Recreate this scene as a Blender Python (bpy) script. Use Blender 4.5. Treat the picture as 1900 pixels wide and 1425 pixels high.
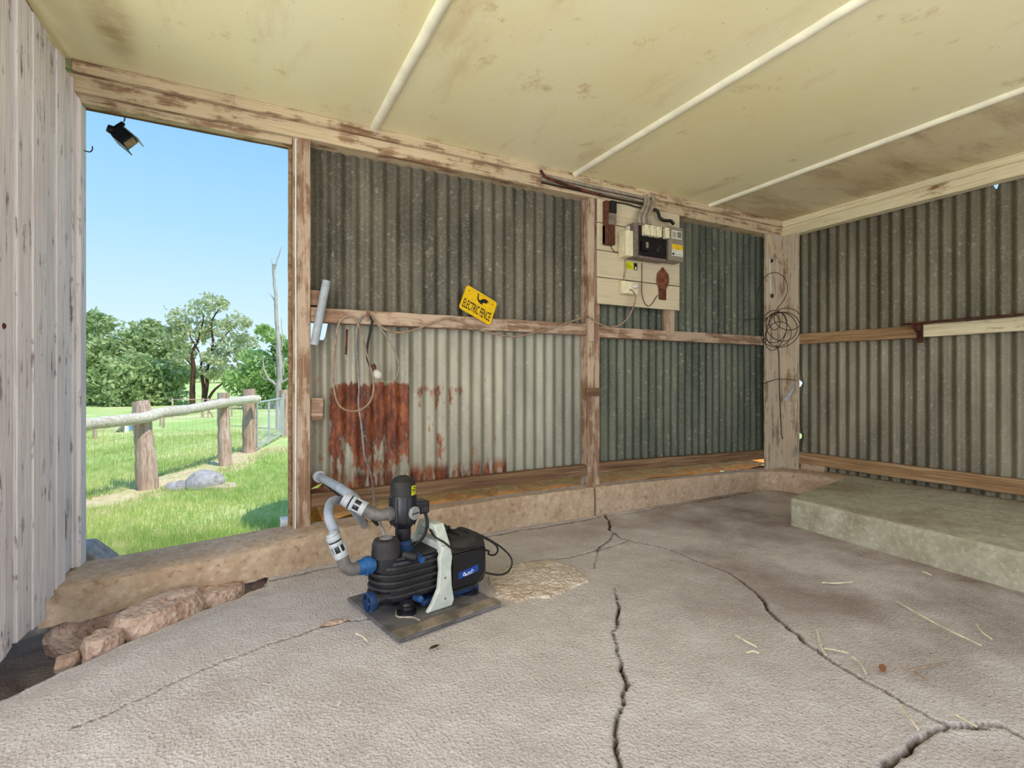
import bpy, math, random
import numpy as np
from mathutils import Vector, Matrix
for o in list(bpy.data.objects): bpy.data.objects.remove(o)
S = bpy.context.scene
COL = S.collection
random.seed(7); RNG = np.random.default_rng(7)

# ------------------------------------------------------------------ camera
FPX, CAMH, V0 = 955.0, 0.91, 705.0
YAW = math.radians(28.1)
cam = bpy.data.cameras.new('camera'); cam.sensor_width = 36; cam.lens = 36*FPX/1900
cam.shift_y = -(712.5-V0)/1900*1.0
cam.clip_start = .05; cam.clip_end = 600
co = bpy.data.objects.new('camera', cam); COL.objects.link(co)
co.location = (0, 0, CAMH); co.rotation_euler = (math.pi/2, 0, -YAW)
S.camera = co
# ------------------------------------------------------------------ sky, sun, exposure
S.view_settings.view_transform = 'Standard'; S.view_settings.look = 'None'
S.view_settings.gamma = 1; S.view_settings.use_curve_mapping = False
S.view_settings.exposure = 0.32
def lin(r, g, b):
    return tuple(((c/255)/12.92 if c/255 < .04045 else ((c/255+.055)/1.055)**2.4) for c in (r, g, b))
W = bpy.data.worlds.new('sky'); S.world = W; W.use_nodes = True
nt = W.node_tree; nt.nodes.clear()
wo = nt.nodes.new('ShaderNodeOutputWorld'); bg = nt.nodes.new('ShaderNodeBackground')
tc = nt.nodes.new('ShaderNodeTexCoord'); sp = nt.nodes.new('ShaderNodeSeparateXYZ'); rp = nt.nodes.new('ShaderNodeValToRGB')
nt.links.new(tc.outputs['Generated'], sp.inputs[0]); nt.links.new(sp.outputs['Z'], rp.inputs[0])
nt.links.new(rp.outputs[0], bg.inputs[0]); nt.links.new(bg.outputs[0], wo.inputs[0])
cr = rp.color_ramp
cr.elements[0].position = 0.0; cr.elements[0].color = (*lin(214, 233, 246), 1)
cr.elements[1].position = 1.0; cr.elements[1].color = (*lin(112, 174, 240), 1)
for p, c in ((.10, (196, 224, 248)), (.25, (163, 208, 250)), (.45, (126, 184, 243))):
    e = cr.elements.new(p); e.color = (*lin(*c), 1)
bg.inputs[1].default_value = 1.0
SUN_EL, SUN_TR = math.radians(57), Vector((-.5, .87, 0)).normalized()
sd = SUN_TR*math.cos(SUN_EL) + Vector((0, 0, -math.sin(SUN_EL)))
sl = bpy.data.lights.new('sun', 'SUN'); sl.energy = 3.4; sl.angle = math.radians(.6); sl.color = (1, .95, .86)
so = bpy.data.objects.new('sun', sl); COL.objects.link(so); so.rotation_euler = sd.to_track_quat('-Z', 'Y').to_euler()
so.location = (3, -6, 12)
# added area light filling the shed from its assumed open front, behind the camera
al = bpy.data.lights.new('open_front_fill', 'AREA'); al.shape = 'RECTANGLE'; al.size = 5.4; al.size_y = 2.1
al.energy = 34; al.color = (1, .97, .93)
ao = bpy.data.objects.new('open_front_fill', al); COL.objects.link(ao)
ao.location = (1.4, -1.0, 1.15); ao.rotation_euler = (math.pi/2, 0, 0)
# added fill light from the left, at an assumed open side of the shed
bl_ = bpy.data.lights.new('open_side_fill', 'AREA'); bl_.shape = 'RECTANGLE'; bl_.size = 2.2; bl_.size_y = 2.4
bl_.energy = 62; bl_.color = (1, .97, .94)
bo_ = bpy.data.objects.new('open_side_fill', bl_); COL.objects.link(bo_)
bo_.location = (-1.32, .25, 1.15); bo_.rotation_euler = (0, -math.pi/2, 0)

# ------------------------------------------------------------------ pixel helpers
FW = Vector((math.sin(YAW), math.cos(YAW), 0)); RT = Vector((math.cos(YAW), -math.sin(YAW), 0)); CP = Vector((0, 0, CAMH))
def ray(u, v): return FW + RT*((u-950)/FPX) + Vector((0, 0, (V0-v)/FPX))
def ay(u, v, y): d = ray(u, v); return CP + d*(y/d.y)
def ax(u, v, x): d = ray(u, v); return CP + d*(x/d.x)
def az(u, v, z=0.): d = ray(u, v); return CP + d*((z-CAMH)/d.z)
def ad(u, v, t): return CP + ray(u, v)*t

# ------------------------------------------------------------------ materials
MATS = {}
class NT:
    def __init__(s, name):
        s.m = bpy.data.materials.new(name); s.m.use_nodes = True; s.t = s.m.node_tree
        s.b = s.t.nodes['Principled BSDF']; MATS[name] = s.m
        s.tc = s.n('ShaderNodeTexCoord'); s.co = s.tc.outputs['Object']
        s.oi = s.n('ShaderNodeObjectInfo')
        a = s.n('ShaderNodeVectorMath'); a.operation = 'ADD'
        m = s.n('ShaderNodeMath'); m.operation = 'MULTIPLY'; m.inputs[1].default_value = 17.0
        s.l(s.oi.outputs['Random'], m.inputs[0]); s.l(s.co, a.inputs[0]); s.l(m.outputs[0], a.inputs[1])
        s.rco = a.outputs[0]
    def n(s, t): return s.t.nodes.new(t)
    def l(s, a, b): s.t.links.new(a, b)
    def setv(s, sock, v):
        if hasattr(v, 'is_output') or isinstance(v, bpy.types.NodeSocket): s.l(v, sock)
        else: sock.default_value = v
    def noise(s, scale, detail=4, rough=.55, st=(1, 1, 1), rnd=True, dist=0):
        mp = s.n('ShaderNodeMapping'); mp.inputs['Scale'].default_value = st
        s.l(s.rco if rnd else s.co, mp.inputs[0])
        k = s.n('ShaderNodeTexNoise'); k.inputs['Scale'].default_value = scale; k.inputs['Detail'].default_value = detail
        k.inputs['Roughness'].default_value = rough; k.inputs['Distortion'].default_value = dist
        s.l(mp.outputs[0], k.inputs['Vector']); return k.outputs['Fac']
    def voro(s, scale, st=(1, 1, 1), feat='F1'):
        mp = s.n('ShaderNodeMapping'); mp.inputs['Scale'].default_value = st; s.l(s.rco, mp.inputs[0])
        k = s.n('ShaderNodeTexVoronoi'); k.feature = feat; k.inputs['Scale'].default_value = scale
        s.l(mp.outputs[0], k.inputs['Vector']); return k.outputs['Distance']
    def ramp(s, f, *stops):
        r = s.n('ShaderNodeValToRGB'); s.l(f, r.inputs[0]); e = r.color_ramp.elements
        while len(e) < len(stops): e.new(.5)
        for q, (p, c) in zip(e, stops): q.position = p; q.color = (*lin(*c), 1) if isinstance(c, tuple) else (c, c, c, 1)
        return r.outputs[0]
    def mix(s, f, a, b, mode='MIX'):
        k = s.n('ShaderNodeMix'); k.data_type = 'RGBA'; k.blend_type = mode
        s.setv(k.inputs[0], f)
        for i, q in ((6, a), (7, b)):
            s.setv(k.inputs[i], (*lin(*q), 1) if isinstance(q, tuple) and len(q) == 3 else q)
        return k.outputs[2]
    def math(s, op, a, b=0.):
        k = s.n('ShaderNodeMath'); k.operation = op; s.setv(k.inputs[0], a); s.setv(k.inputs[1], b); k.use_clamp = False
        return k.outputs[0]
    def sep(s):
        k = s.n('ShaderNodeSeparateXYZ'); s.l(s.co, k.inputs[0]); return k.outputs
    def mr(s, f, a, b, c=0., d=1.):
        k = s.n('ShaderNodeMapRange'); k.interpolation_type = 'SMOOTHSTEP'; s.l(f, k.inputs[0])
        for i, q in enumerate((a, b, c, d)): k.inputs[i+1].default_value = q
        return k.outputs[0]
    def bump(s, h, strength=.3, dist=.01, prev=None):
        k = s.n('ShaderNodeBump'); k.inputs['Strength'].default_value = strength; k.inputs['Distance'].default_value = dist
        s.l(h, k.inputs['Height'])
        if prev is not None: s.l(prev, k.inputs['Normal'])
        return k.outputs[0]
    def out(s, col, rough=.8, metal=0., nrm=None, spec=.3):
        s.setv(s.b.inputs['Base Color'], (*lin(*col), 1) if isinstance(col, tuple) else col)
        s.setv(s.b.inputs['Roughness'], rough); s.setv(s.b.inputs['Metallic'], metal)
        s.b.inputs['Specular IOR Level'].default_value = spec
        if nrm is not None: s.l(nrm, s.b.inputs['Normal'])
        return s.m
def plain(name, col, rough=.6, metal=0., var=.12, spec=.4, scale=30):
    k = NT(name); f = k.noise(scale, 3)
    c2 = tuple(max(0, int(x*(1-var*2))) for x in col)
    return k.out(k.mix(k.ramp(f, (.35, 0.), (.7, 1.)), c2, col), rough, metal, None, spec)
def wood(name, axis, dark, mid, light, paint=None, pcov=.5, bumps=.5, pscale=1.0):
    """grain runs along axis (0 x, 1 y, 2 z); optional flaking paint"""
    k = NT(name)
    st = [16, 16, 16]; st[axis] = .7
    g = k.noise(2.4, 6, .65, st, dist=.3); big = k.noise(1.6, 3, .5)
    st2 = [60, 60, 60]; st2[axis] = 1.6
    fine = k.noise(2.0, 4, .6, st2)
    c = k.ramp(g, (.28, dark), (.5, mid), (.75, light))
    c = k.mix(k.ramp(fine, (.35, .55), (.6, 0.)), c, dark)
    c = k.mix(k.ramp(big, (.4, 0.), (.75, .5)), c, dark)
    h = k.math('ADD', g, k.math('MULTIPLY', fine, .6))
    if paint:
        st3 = [9, 9, 9]; st3[axis] = 1.1
        pn = k.noise(1.5*pscale, 8, .7, st3); pn2 = k.noise(5*pscale, 6, .65)
        pf = k.math('ADD', k.math('MULTIPLY', pn, .65), k.math('MULTIPLY', pn2, .35))
        t = .5+(.5-pcov)*.45
        pm = k.ramp(pf, (t-.03, 0.), (t+.03, 1.))
        pc = k.mix(k.ramp(big, (.35, 0.), (.7, .45)), paint, tuple(int(q*.8) for q in paint))
        pc = k.mix(k.ramp(fine, (.32, .5), (.5, 0.)), pc, mid)
        c = k.mix(pm, c, pc); h = k.math('ADD', h, k.math('MULTIPLY', pm, .5))
    return k.out(c, .85, 0, k.bump(h, bumps, .004), .2)

wood('timber_x', 0, (104, 78, 60), (156, 124, 100), (180, 150, 126), (188, 164, 142), .52, .4, 1.5)
wood('timber_z', 2, (104, 78, 60), (156, 124, 100), (180, 150, 126), (188, 164, 142), .52, .4, 1.5)
wood('timber_y', 1, (104, 78, 60), (156, 124, 100), (180, 150, 126), (188, 164, 142), .52, .4, 1.5)
wood('plate_x', 0, (100, 72, 52), (166, 134, 104), (192, 164, 132), (206, 186, 152), .58, .4, 1.5)
wood('plate_y', 1, (110, 72, 44), (176, 144, 100), (206, 182, 140), (232, 220, 184), .72)
wood('brown_x', 0, (82, 58, 42), (134, 104, 78), (168, 138, 108))
wood('brown_y', 1, (110, 80, 54), (172, 138, 102), (202, 174, 138))
wood('corner_z', 2, (110, 86, 66), (166, 142, 116), (192, 172, 148), (198, 182, 160), .6, .4, 1.5)
wood('meter_plank', 0, (120, 92, 64), (168, 142, 110), (196, 174, 144), (206, 192, 162), .90, .25)
wood('door_plank', 2, (88, 68, 66), (174, 156, 154), (210, 198, 198), (238, 230, 232), .70, 1., 2.2)
wood('post_bark', 2, (132, 100, 82), (206, 180, 162), (236, 220, 206))
wood('rail_log', 0, (150, 138, 120), (222, 214, 196), (246, 242, 230))
wood('dead_wood', 2, (140, 128, 120), (196, 188, 180), (226, 220, 214))
wood('bark_dark', 2, (54, 38, 32), (96, 70, 58), (132, 104, 88))
wood('hidden_board', 2, (40, 30, 24), (70, 54, 42), (94, 74, 58))

def galv(name, rust=None, roff=1.10, base=(150, 148, 134), dark=(96, 95, 86), streak=(118, 112, 92)):
    k = NT(name); xyz = k.sep()
    f = k.noise(3.0, 4, .6, (1.3, 1.3, .35)); sp_ = k.voro(55); g2 = k.noise(34, 3, .6)
    c = k.mix(k.ramp(f, (.35, 0.), (.68, 1.)), dark, base)
    c = k.mix(k.ramp(k.noise(5, 5, .65, (5, 5, .25)), (.5, 0.), (.72, .6)), c, streak)
    c = k.mix(k.ramp(sp_, (.10, .14), (.4, 0.)), c, (190, 188, 174))
    c = k.mix(k.ramp(g2, (.60, 0.), (.74, .30)), c, (200, 196, 180))
    met = .35
    if rust:
        x0, x1, z0, z1 = rust
        wob = k.noise(4.0, 6, .7, (4, 4, .8), rnd=False); wob2 = k.noise(22, 5, .7, (1, 1, .5), rnd=False)
        hx = k.math('MULTIPLY', k.mr(xyz[0], x0-.06, x0+.05), k.mr(xyz[0], x1-.04, x1+.05, 1, 0))
        hz = k.math('MULTIPLY', k.mr(xyz[2], z1-.09, z1+.06, 1, 0), k.mr(xyz[2], z0-.34, z0+.12, .78, 1))
        msk = k.math('MULTIPLY', hx, hz)
        tt = k.math('ADD', k.math('MULTIPLY', wob, .95), k.math('MULTIPLY', wob2, .65))
        rm = k.ramp(k.math('ADD', msk, k.math('SUBTRACT', tt, roff)), (.46, 0.), (.56, 1.))
        speck = k.math('MULTIPLY', k.ramp(wob2, (.60, 0.), (.68, 1.)), k.mr(xyz[2], z0-.2, z1+.05, .8, .35))
        speck = k.math('MULTIPLY', speck, k.mr(xyz[2], z1-.02, z1+.1, 1, 0))
        low = k.math('MULTIPLY', k.mr(xyz[2], .36, .44, 1, 0), k.ramp(wob, (.4, 0.), (.5, 1.)))
        rm = k.math('MAXIMUM', rm, k.math('MAXIMUM', speck, low))
        rc = k.ramp(wob2, (.3, (58, 28, 20)), (.5, (112, 58, 36)), (.72, (164, 98, 60)))
        c = k.mix(rm, c, rc)
        met = k.math('MULTIPLY', k.math('SUBTRACT', 1., rm), .35)
    return k.out(c, .55, met, k.bump(g2, .12, .003), .3)
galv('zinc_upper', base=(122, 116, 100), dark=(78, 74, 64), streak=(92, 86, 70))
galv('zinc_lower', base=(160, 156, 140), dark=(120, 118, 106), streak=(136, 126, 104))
galv('zinc_rusty', rust=(.42, .92, .62, .94), base=(172, 166, 148), dark=(130, 126, 112), streak=(142, 130, 106))
galv('zinc_speck', rust=(.90, 1.24, .98, .93), roff=1.20, base=(172, 166, 148), dark=(130, 126, 112), streak=(146, 136, 114))
galv('zinc_green', base=(108, 110, 94), dark=(70, 76, 66), streak=(88, 86, 68))
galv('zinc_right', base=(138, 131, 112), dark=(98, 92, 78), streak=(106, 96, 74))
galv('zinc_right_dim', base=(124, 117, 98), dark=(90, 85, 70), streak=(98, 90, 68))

def concrete(name, base, dark, light, pit=(70, 52, 40), grain=60., bs=.6, stain=(110, 84, 62), samt=.5, bd=.006):
    k = NT(name)
    a = k.noise(1.3, 5, .6, rnd=False); b = k.noise(grain, 4, .6, rnd=False); v = k.voro(grain*1.3); d = k.noise(9, 5, .6)
    c = k.mix(k.ramp(d, (.3, 0.), (.7, 1.)), dark, base)
    c = k.mix(k.ramp(b, (.52, 0.), (.75, .8)), c, light)
    c = k.mix(k.ramp(b, (.28, .8), (.42, 0.)), c, pit)
    c = k.mix(k.ramp(a, (.45, 0.), (.72, samt)), c, stain)
    h = k.math('ADD', b, k.math('MULTIPLY', v, .6))
    return k.out(c, .92, 0, k.bump(h, bs, bd, k.bump(d, .3, .02)), .2)
concrete('kerb_concrete', (196, 172, 148), (172, 146, 120), (212, 192, 170), pit=(134, 104, 80), grain=34, bs=.4, stain=(142, 108, 78), samt=.5)
concrete('platform_concrete', (182, 178, 158), (150, 144, 122), (204, 200, 184), pit=(150, 142, 122), grain=40, bs=.2, stain=(122, 98, 72), samt=.75)
concrete('rubble', (208, 184, 168), (164, 132, 114), (226, 210, 198), pit=(96, 66, 50), grain=40, bs=.9, stain=(146, 102, 78), samt=.6, bd=.012)
concrete('patch_mortar', (226, 214, 200), (190, 170, 150), (242, 236, 228), grain=60, bs=1., stain=(164, 122, 72), samt=.6, bd=.012)
concrete('grey_stone', (176, 172, 172), (140, 136, 138), (200, 196, 194), grain=20, bs=.4, stain=(190, 170, 140), samt=.3)
concrete('tan_slab', (226, 208, 176), (196, 176, 146), (236, 224, 200), grain=20, bs=.4)
concrete('pale_bounce', (206, 204, 200), (184, 182, 178), (222, 220, 216), grain=20, bs=.4, stain=(180, 176, 170), samt=.2)
concrete('dry_earth', (222, 200, 160), (196, 172, 130), (238, 222, 188), grain=16, bs=.5, stain=(176, 186, 110), samt=.7)
concrete('glow_earth', (250, 164, 76), (226, 124, 50), (255, 206, 130), pit=(200, 110, 50), grain=24, bs=.8, stain=(240, 150, 70), samt=.5)  # strong orange: the glow in the wall slot is put into this colour
concrete('pit_earth', (70, 44, 32), (44, 28, 22), (104, 76, 58), grain=24, bs=.8)
# floor: worn aggregate concrete, with dirt held in the cracks (attribute "crack")
k = NT('floor_concrete'); xyz = k.sep()
b = k.noise(85, 5, .7, rnd=False); v = k.voro(105); w = k.noise(150, 3, .6, rnd=False); a = k.noise(1.1, 5, .62, rnd=False); d = k.noise(5, 5, .65, rnd=False)
c = k.mix(k.ramp(d, (.3, 0.), (.7, 1.)), (202, 189, 182), (224, 214, 208))
c = k.mix(k.ramp(b, (.50, 0.), (.72, .7)), c, (238, 230, 226))
c = k.mix(k.ramp(w, (.30, .8), (.42, 0.)), c, (120, 98, 84))
dirt = k.math('MULTIPLY', k.ramp(a, (.40, 0.), (.62, 1.)), k.mr(xyz[0], 1.2, 2.6, .12, .8))
c = k.mix(dirt, c, (122, 94, 78))
at_ = k.n('ShaderNodeAttribute'); at_.attribute_name = 'crack'
c = k.mix(at_.outputs['Fac'], c, (60, 40, 28))
h = k.math('ADD', k.math('MULTIPLY', v, .45), b)
k.out(c, .9, 0, k.bump(h, 1., .012, k.bump(d, .3, .02)), .2)
# ceiling sheets
k = NT('ceiling_sheet'); a = k.noise(1.1, 5, .6, (1, .6, 1)); b = k.noise(2.4, 6, .65, (1.6, .5, 1)); d = k.noise(60, 3, .6); e = k.noise(.8, 2)
c = k.mix(k.ramp(a, (.35, 0.), (.7, 1.)), (240, 232, 194), (234, 222, 172))
c = k.mix(k.ramp(b, (.56, 0.), (.74, .45)), c, (186, 150, 100))
c = k.mix(k.ramp(k.noise(5, 6, .7), (.6, 0.), (.7, .5)), c, (186, 150, 80))
c = k.mix(k.ramp(d, (.70, 0.), (.76, .7)), c, (120, 92, 60))
q0, q1 = az(222, -20, 2.275), az(196, 100, 2.275)
def ceil_tail(k, c, d):
    sx = k.n('ShaderNodeVectorMath'); sx.operation = 'DISTANCE'; mp = k.n('ShaderNodeMapping'); mp.vector_type = 'POINT'
    mp.inputs['Scale'].default_value = (1, .28, 0); k.l(k.co, mp.inputs[0]); k.l(mp.outputs[0], sx.inputs[0])
    m_ = (q0+q1)/2; sx.inputs[1].default_value = (m_.x, m_.y*.28, 0)
    return k.mix(k.math('MULTIPLY', k.mr(sx.outputs['Value'], .0, .11, .75, 0), k.ramp(k.noise(12, 4), (.3, .3), (.6, 1.))), c, (150, 116, 60))
c = ceil_tail(k, c, d)
k.out(c, .75, 0, k.bump(d, .08, .002), .25)
k = NT('ceiling_sheet_brown'); a = k.noise(1.1, 5, .6, (.8, 1.5, 1)); b = k.noise(1.9, 7, .7, (.7, 2.2, 1)); d = k.noise(60, 3, .6)  # darker brown base and heavier brown streaks, for the far right panel
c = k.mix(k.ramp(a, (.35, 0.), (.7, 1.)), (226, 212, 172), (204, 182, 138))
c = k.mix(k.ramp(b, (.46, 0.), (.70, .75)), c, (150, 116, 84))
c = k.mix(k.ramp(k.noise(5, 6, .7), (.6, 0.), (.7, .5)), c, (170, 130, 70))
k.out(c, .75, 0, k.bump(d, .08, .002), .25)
plain('batten_paint', (252, 246, 220), .5, var=.04, scale=8)
plain('black_plastic', (28, 28, 36), .36, var=.15, spec=.5)
plain('dusty_black', (54, 50, 50), .65, var=.25, scale=14)
plain('panel_black', (24, 23, 28), .35, var=.1)
plain('grey_plastic', (196, 200, 190), .5, var=.05)
plain('knob_grey', (150, 152, 152), .45, var=.05)
plain('blue_plastic', (36, 92, 150), .4, var=.1)
plain('blue_dark', (34, 62, 104), .45, var=.12)
plain('logo_blue', (16, 66, 150), .4, var=.05)
plain('hose_grey', (168, 176, 190), .4, var=.08, scale=12)
plain('fitting_grey', (118, 112, 108), .5, var=.12)
plain('coupling_grey', (176, 180, 184), .45, var=.06)
plain('cable_black', (24, 22, 22), .5)
plain('cable_grey', (150, 144, 146), .5)
plain('cable_tan', (168, 142, 118), .6)
plain('wire_dark', (58, 44, 34), .6, .3)
plain('rust_iron', (116, 62, 40), .8, .1, var=.3, scale=18)
plain('sign_yellow', (236, 190, 12), .45, var=.05)
plain('label_lime', (214, 214, 30), .5, var=.04)
plain('label_yellow', (226, 190, 40), .5, var=.08)
plain('label_white', (214, 210, 196), .5, var=.05)
plain('ink_black', (22, 18, 14), .6)
plain('print_white', (226, 232, 240), .5, var=.02)
plain('cream_plastic', (232, 222, 186), .45, var=.05)
plain('meter_grey', (128, 112, 102), .5, var=.12)
plain('meter_black', (14, 12, 22), .25, var=.1)
plain('box_grey', (142, 132, 116), .5, var=.08)
plain('bakelite', (110, 60, 36), .6, var=.2)
plain('leather', (132, 76, 50), .7, var=.2)
plain('conduit_grey', (172, 158, 142), .55, var=.12)
plain('rubber_mat', (122, 116, 114), .8, var=.2, scale=9)
plain('mat_wood', (150, 134, 116), .85, var=.2, scale=12)
plain('pvc_grey', (172, 178, 184), .45, var=.06)
plain('pipe_inside', (120, 104, 60), .8)
plain('lamp_black', (34, 32, 44), .4)
plain('lens', (196, 172, 130), .2)
plain('galv_pipe', (206, 208, 208), .4, .4, var=.06)
plain('straw', (232, 216, 186), .8, var=.1)
plain('leaf_brown', (150, 96, 62), .8, var=.15)
plain('leaf_dark', (66, 48, 34), .8, var=.15)
plain('leaf_fresh', (206, 226, 110), .6, var=.1)
plain('white_paint', (236, 236, 234), .5, var=.03)
plain('tarp_blue', (120, 176, 226), .5, var=.04)
plain('tank_green', (120, 130, 112), .6, var=.06)
plain('roof_iron', (150, 148, 140), .5, .3)
def foliage(name, a, b_, c_):
    k = NT(name); f = k.noise(.55, 3, .6, rnd=False); g = k.noise(6, 2, rnd=False)
    col = k.mix(k.ramp(f, (.35, 0.), (.65, 1.)), a, b_); col = k.mix(k.ramp(g, (.45, 0.), (.7, .8)), col, c_)
    k.out(col, .7, 0, None, .3)
    k.b.inputs['Subsurface Weight'].default_value = 0
    tr = k.n('ShaderNodeBsdfTranslucent'); k.l(col, tr.inputs[0]); ms = k.n('ShaderNodeMixShader'); ms.inputs[0].default_value = .42
    om = k.t.nodes['Material Output']; k.l(k.b.outputs[0], ms.inputs[1]); k.l(tr.outputs[0], ms.inputs[2]); k.l(ms.outputs[0], om.inputs[0])
foliage('leaf_deep', (150, 170, 108), (176, 192, 134), (202, 214, 164))
foliage('leaf_pale', (176, 186, 140), (200, 206, 162), (216, 218, 184))
foliage('leaf_mid', (146, 176, 106), (172, 200, 126), (196, 220, 150))
foliage('grass_blade', (168, 190, 100), (200, 214, 132), (236, 228, 170))
k = NT('grass_ground'); a = k.noise(.55, 4, .6, rnd=False); b = k.noise(9, 5, .7, rnd=False); d = k.noise(.18, 3, .6, rnd=False)
c = k.mix(k.ramp(b, (.3, 0.), (.7, 1.)), (164, 186, 104), (204, 216, 146))
c = k.mix(k.ramp(a, (.47, 0.), (.64, .85)), c, (230, 216, 166))
c = k.mix(k.ramp(d, (.45, 0.), (.65, .6)), c, (150, 190, 92))
k.out(c, .9, 0, k.bump(b, .6, .05), .1)

# ------------------------------------------------------------------ mesh collector
class MB:
    def __init__(s): s.v = []; s.f = []
    def add(s, vs, fs):
        o = len(s.v); s.v += [Vector(q) for q in vs]; s.f += [tuple(i+o for i in f) for f in fs]; return s
    def box(s, x0, x1, y0, y1, z0, z1):
        return s.add([(x, y, z) for z in (z0, z1) for y in (y0, y1) for x in (x0, x1)],
                     [(0, 2, 3, 1), (4, 5, 7, 6), (0, 1, 5, 4), (2, 6, 7, 3), (0, 4, 6, 2), (1, 3, 7, 5)])
    def board(s, p0, p1, wv, dv, jit=.0015, seg=.09):
        """timber from p0 to p1 (centre line of front face lower edge): section spanned by wv and dv"""
        p0, p1, wv, dv = map(Vector, (p0, p1, wv, dv)); n = max(1, int((p1-p0).length/seg))
        vs = []; fs = []
        for i in range(n+1):
            p = p0.lerp(p1, i/n)
            for a, b in ((0, 0), (1, 0), (1, 1), (0, 1)):
                vs.append(p + wv*a + dv*b + Vector([random.uniform(-jit, jit) for _ in range(3)]))
        for i in range(n):
            for q in range(4):
                a, b = i*4+q, i*4+(q+1) % 4; fs.append((a, b, b+4, a+4))
        fs += [(3, 2, 1, 0), tuple(n*4+q for q in range(4))]
        return s.add(vs, fs)
    def tube(s, pts, r, n=8, cap=True, hollow=0):
        pts = [Vector(p) for p in pts]; m = len(pts)
        rs = list(r) if hasattr(r, '__len__') else [r]*m
        t = (pts[1]-pts[0]).normalized(); up = Vector((0, 0, 1)) if abs(t.z) < .9 else Vector((1, 0, 0))
        nrm = t.cross(up).normalized(); vs = []; fs = []
        for i, p in enumerate(pts):
            tt = (pts[min(i+1, m-1)]-pts[max(i-1, 0)]).normalized()
            nrm = (nrm - tt*nrm.dot(tt))
            nrm = nrm.normalized() if nrm.length > 1e-6 else tt.orthogonal().normalized()
            bn = tt.cross(nrm)
            for q in range(n):
                a = 2*math.pi*q/n; vs.append(p + (nrm*math.cos(a)+bn*math.sin(a))*rs[i])
        for i in range(m-1):
            for q in range(n):
                a, b = i*n+q, i*n+(q+1) % n; fs.append((a, b, b+n, a+n))
        if cap: fs += [tuple(range(n-1, -1, -1)), tuple((m-1)*n+q for q in range(n))]
        return s.add(vs, fs)
    def lathe(s, prof, org, axis=(0, 0, 1), n=20, cap=True):
        ax_ = Vector(axis).normalized(); e = ax_.orthogonal().normalized(); g = ax_.cross(e); org = Vector(org)
        vs = []; fs = []; m = len(prof)
        for r, h in prof:
            for q in range(n):
                a = 2*math.pi*q/n; vs.append(org + ax_*h + (e*math.cos(a)+g*math.sin(a))*r)
        for i in range(m-1):
            for q in range(n):
                a, b = i*n+q, i*n+(q+1) % n; fs.append((a, b, b+n, a+n))
        if cap: fs += [tuple(range(n-1, -1, -1)), tuple((m-1)*n+q for q in range(n))]
        return s.add(vs, fs)
    def prism(s, poly, org, ux, uy, dv):
        org, ux, uy, dv = map(Vector, (org, ux, uy, dv)); n = len(poly)
        a = [org+ux*p[0]+uy*p[1] for p in poly]
        vs = a + [p+dv for p in a]; fs = [tuple(range(n-1, -1, -1)), tuple(range(n, 2*n))]
        fs += [(i, (i+1) % n, (i+1) % n+n, i+n) for i in range(n)]
        return s.add(vs, fs)
    def build(s, name, mat, parent=None, smooth=None, bevel=0, mw=None, kind=None, label=None, world=True, bseg=2):
        """vertices are in world space (or in the parent's space when world=False)"""
        me = bpy.data.meshes.new(name)
        o = bpy.data.objects.new(name, me); COL.objects.link(o)
        vs = s.v
        if parent is not None:
            o.parent = parent
            if world:
                inv = PM[parent.name].inverted(); vs = [inv @ v for v in vs]
            PM[o.name] = PM[parent.name].copy()
        else:
            xs = [v.x for v in vs]; ys = [v.y for v in vs]; zs = [v.z for v in vs]
            b = Vector(((min(xs)+max(xs))/2, (min(ys)+max(ys))/2, min(zs)))
            if kind == 'structure' or kind == 'world': b = Vector((0, 0, 0))
            vs = [v-b for v in vs]; o.location = b; PM[o.name] = Matrix.Translation(b)
        me.from_pydata([tuple(v) for v in vs], [], s.f); me.update()
        import bmesh
        bm = bmesh.new(); bm.from_mesh(me); bmesh.ops.recalc_face_normals(bm, faces=bm.faces); bm.to_mesh(me); bm.free()
        me.materials.append(MATS[mat])
        if smooth is not None:
            for p in me.polygons: p.use_smooth = True
            me.set_sharp_from_angle(angle=math.radians(smooth))
        if bevel:
            md = o.modifiers.new('bevel', 'BEVEL'); md.width = bevel; md.segments = bseg; md.limit_method = 'ANGLE'; md.angle_limit = math.radians(40)
        if kind and kind != 'world': o['kind'] = kind
        if label: o['label'] = label
        return o
PM = {}
def tag(o, label, cat, group=None):
    o['label'] = label; o['category'] = cat
    if group: o['group'] = group
    return o
def thing(name, loc, label, cat, group=None, rot=None, kind=None):
    o = bpy.data.objects.new(name, None); COL.objects.link(o); o.empty_display_size = .1; o.location = loc
    m = Matrix.Translation(Vector(loc))
    if rot is not None: o.rotation_euler = (0, 0, rot); m = m @ Matrix.Rotation(rot, 4, 'Z')
    PM[o.name] = m
    if kind: o['kind'] = kind
    if label: o['label'] = label
    if cat: o['category'] = cat
    if group: o['group'] = group
    return o
def smoothpath(P, n=8):
    P = [Vector(p) for p in P]; Q = [P[0]*2-P[1]] + P + [P[-1]*2-P[-2]]; out = []
    for i in range(1, len(Q)-2):
        a, b, c, d = Q[i-1:i+3]
        for j in range(n):
            t = j/n
            out.append(.5*((2*b)+(c-a)*t+(2*a-5*b+4*c-d)*t*t+(3*b-a-3*c+d)*t**3))
    return out+[P[-1]]
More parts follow.
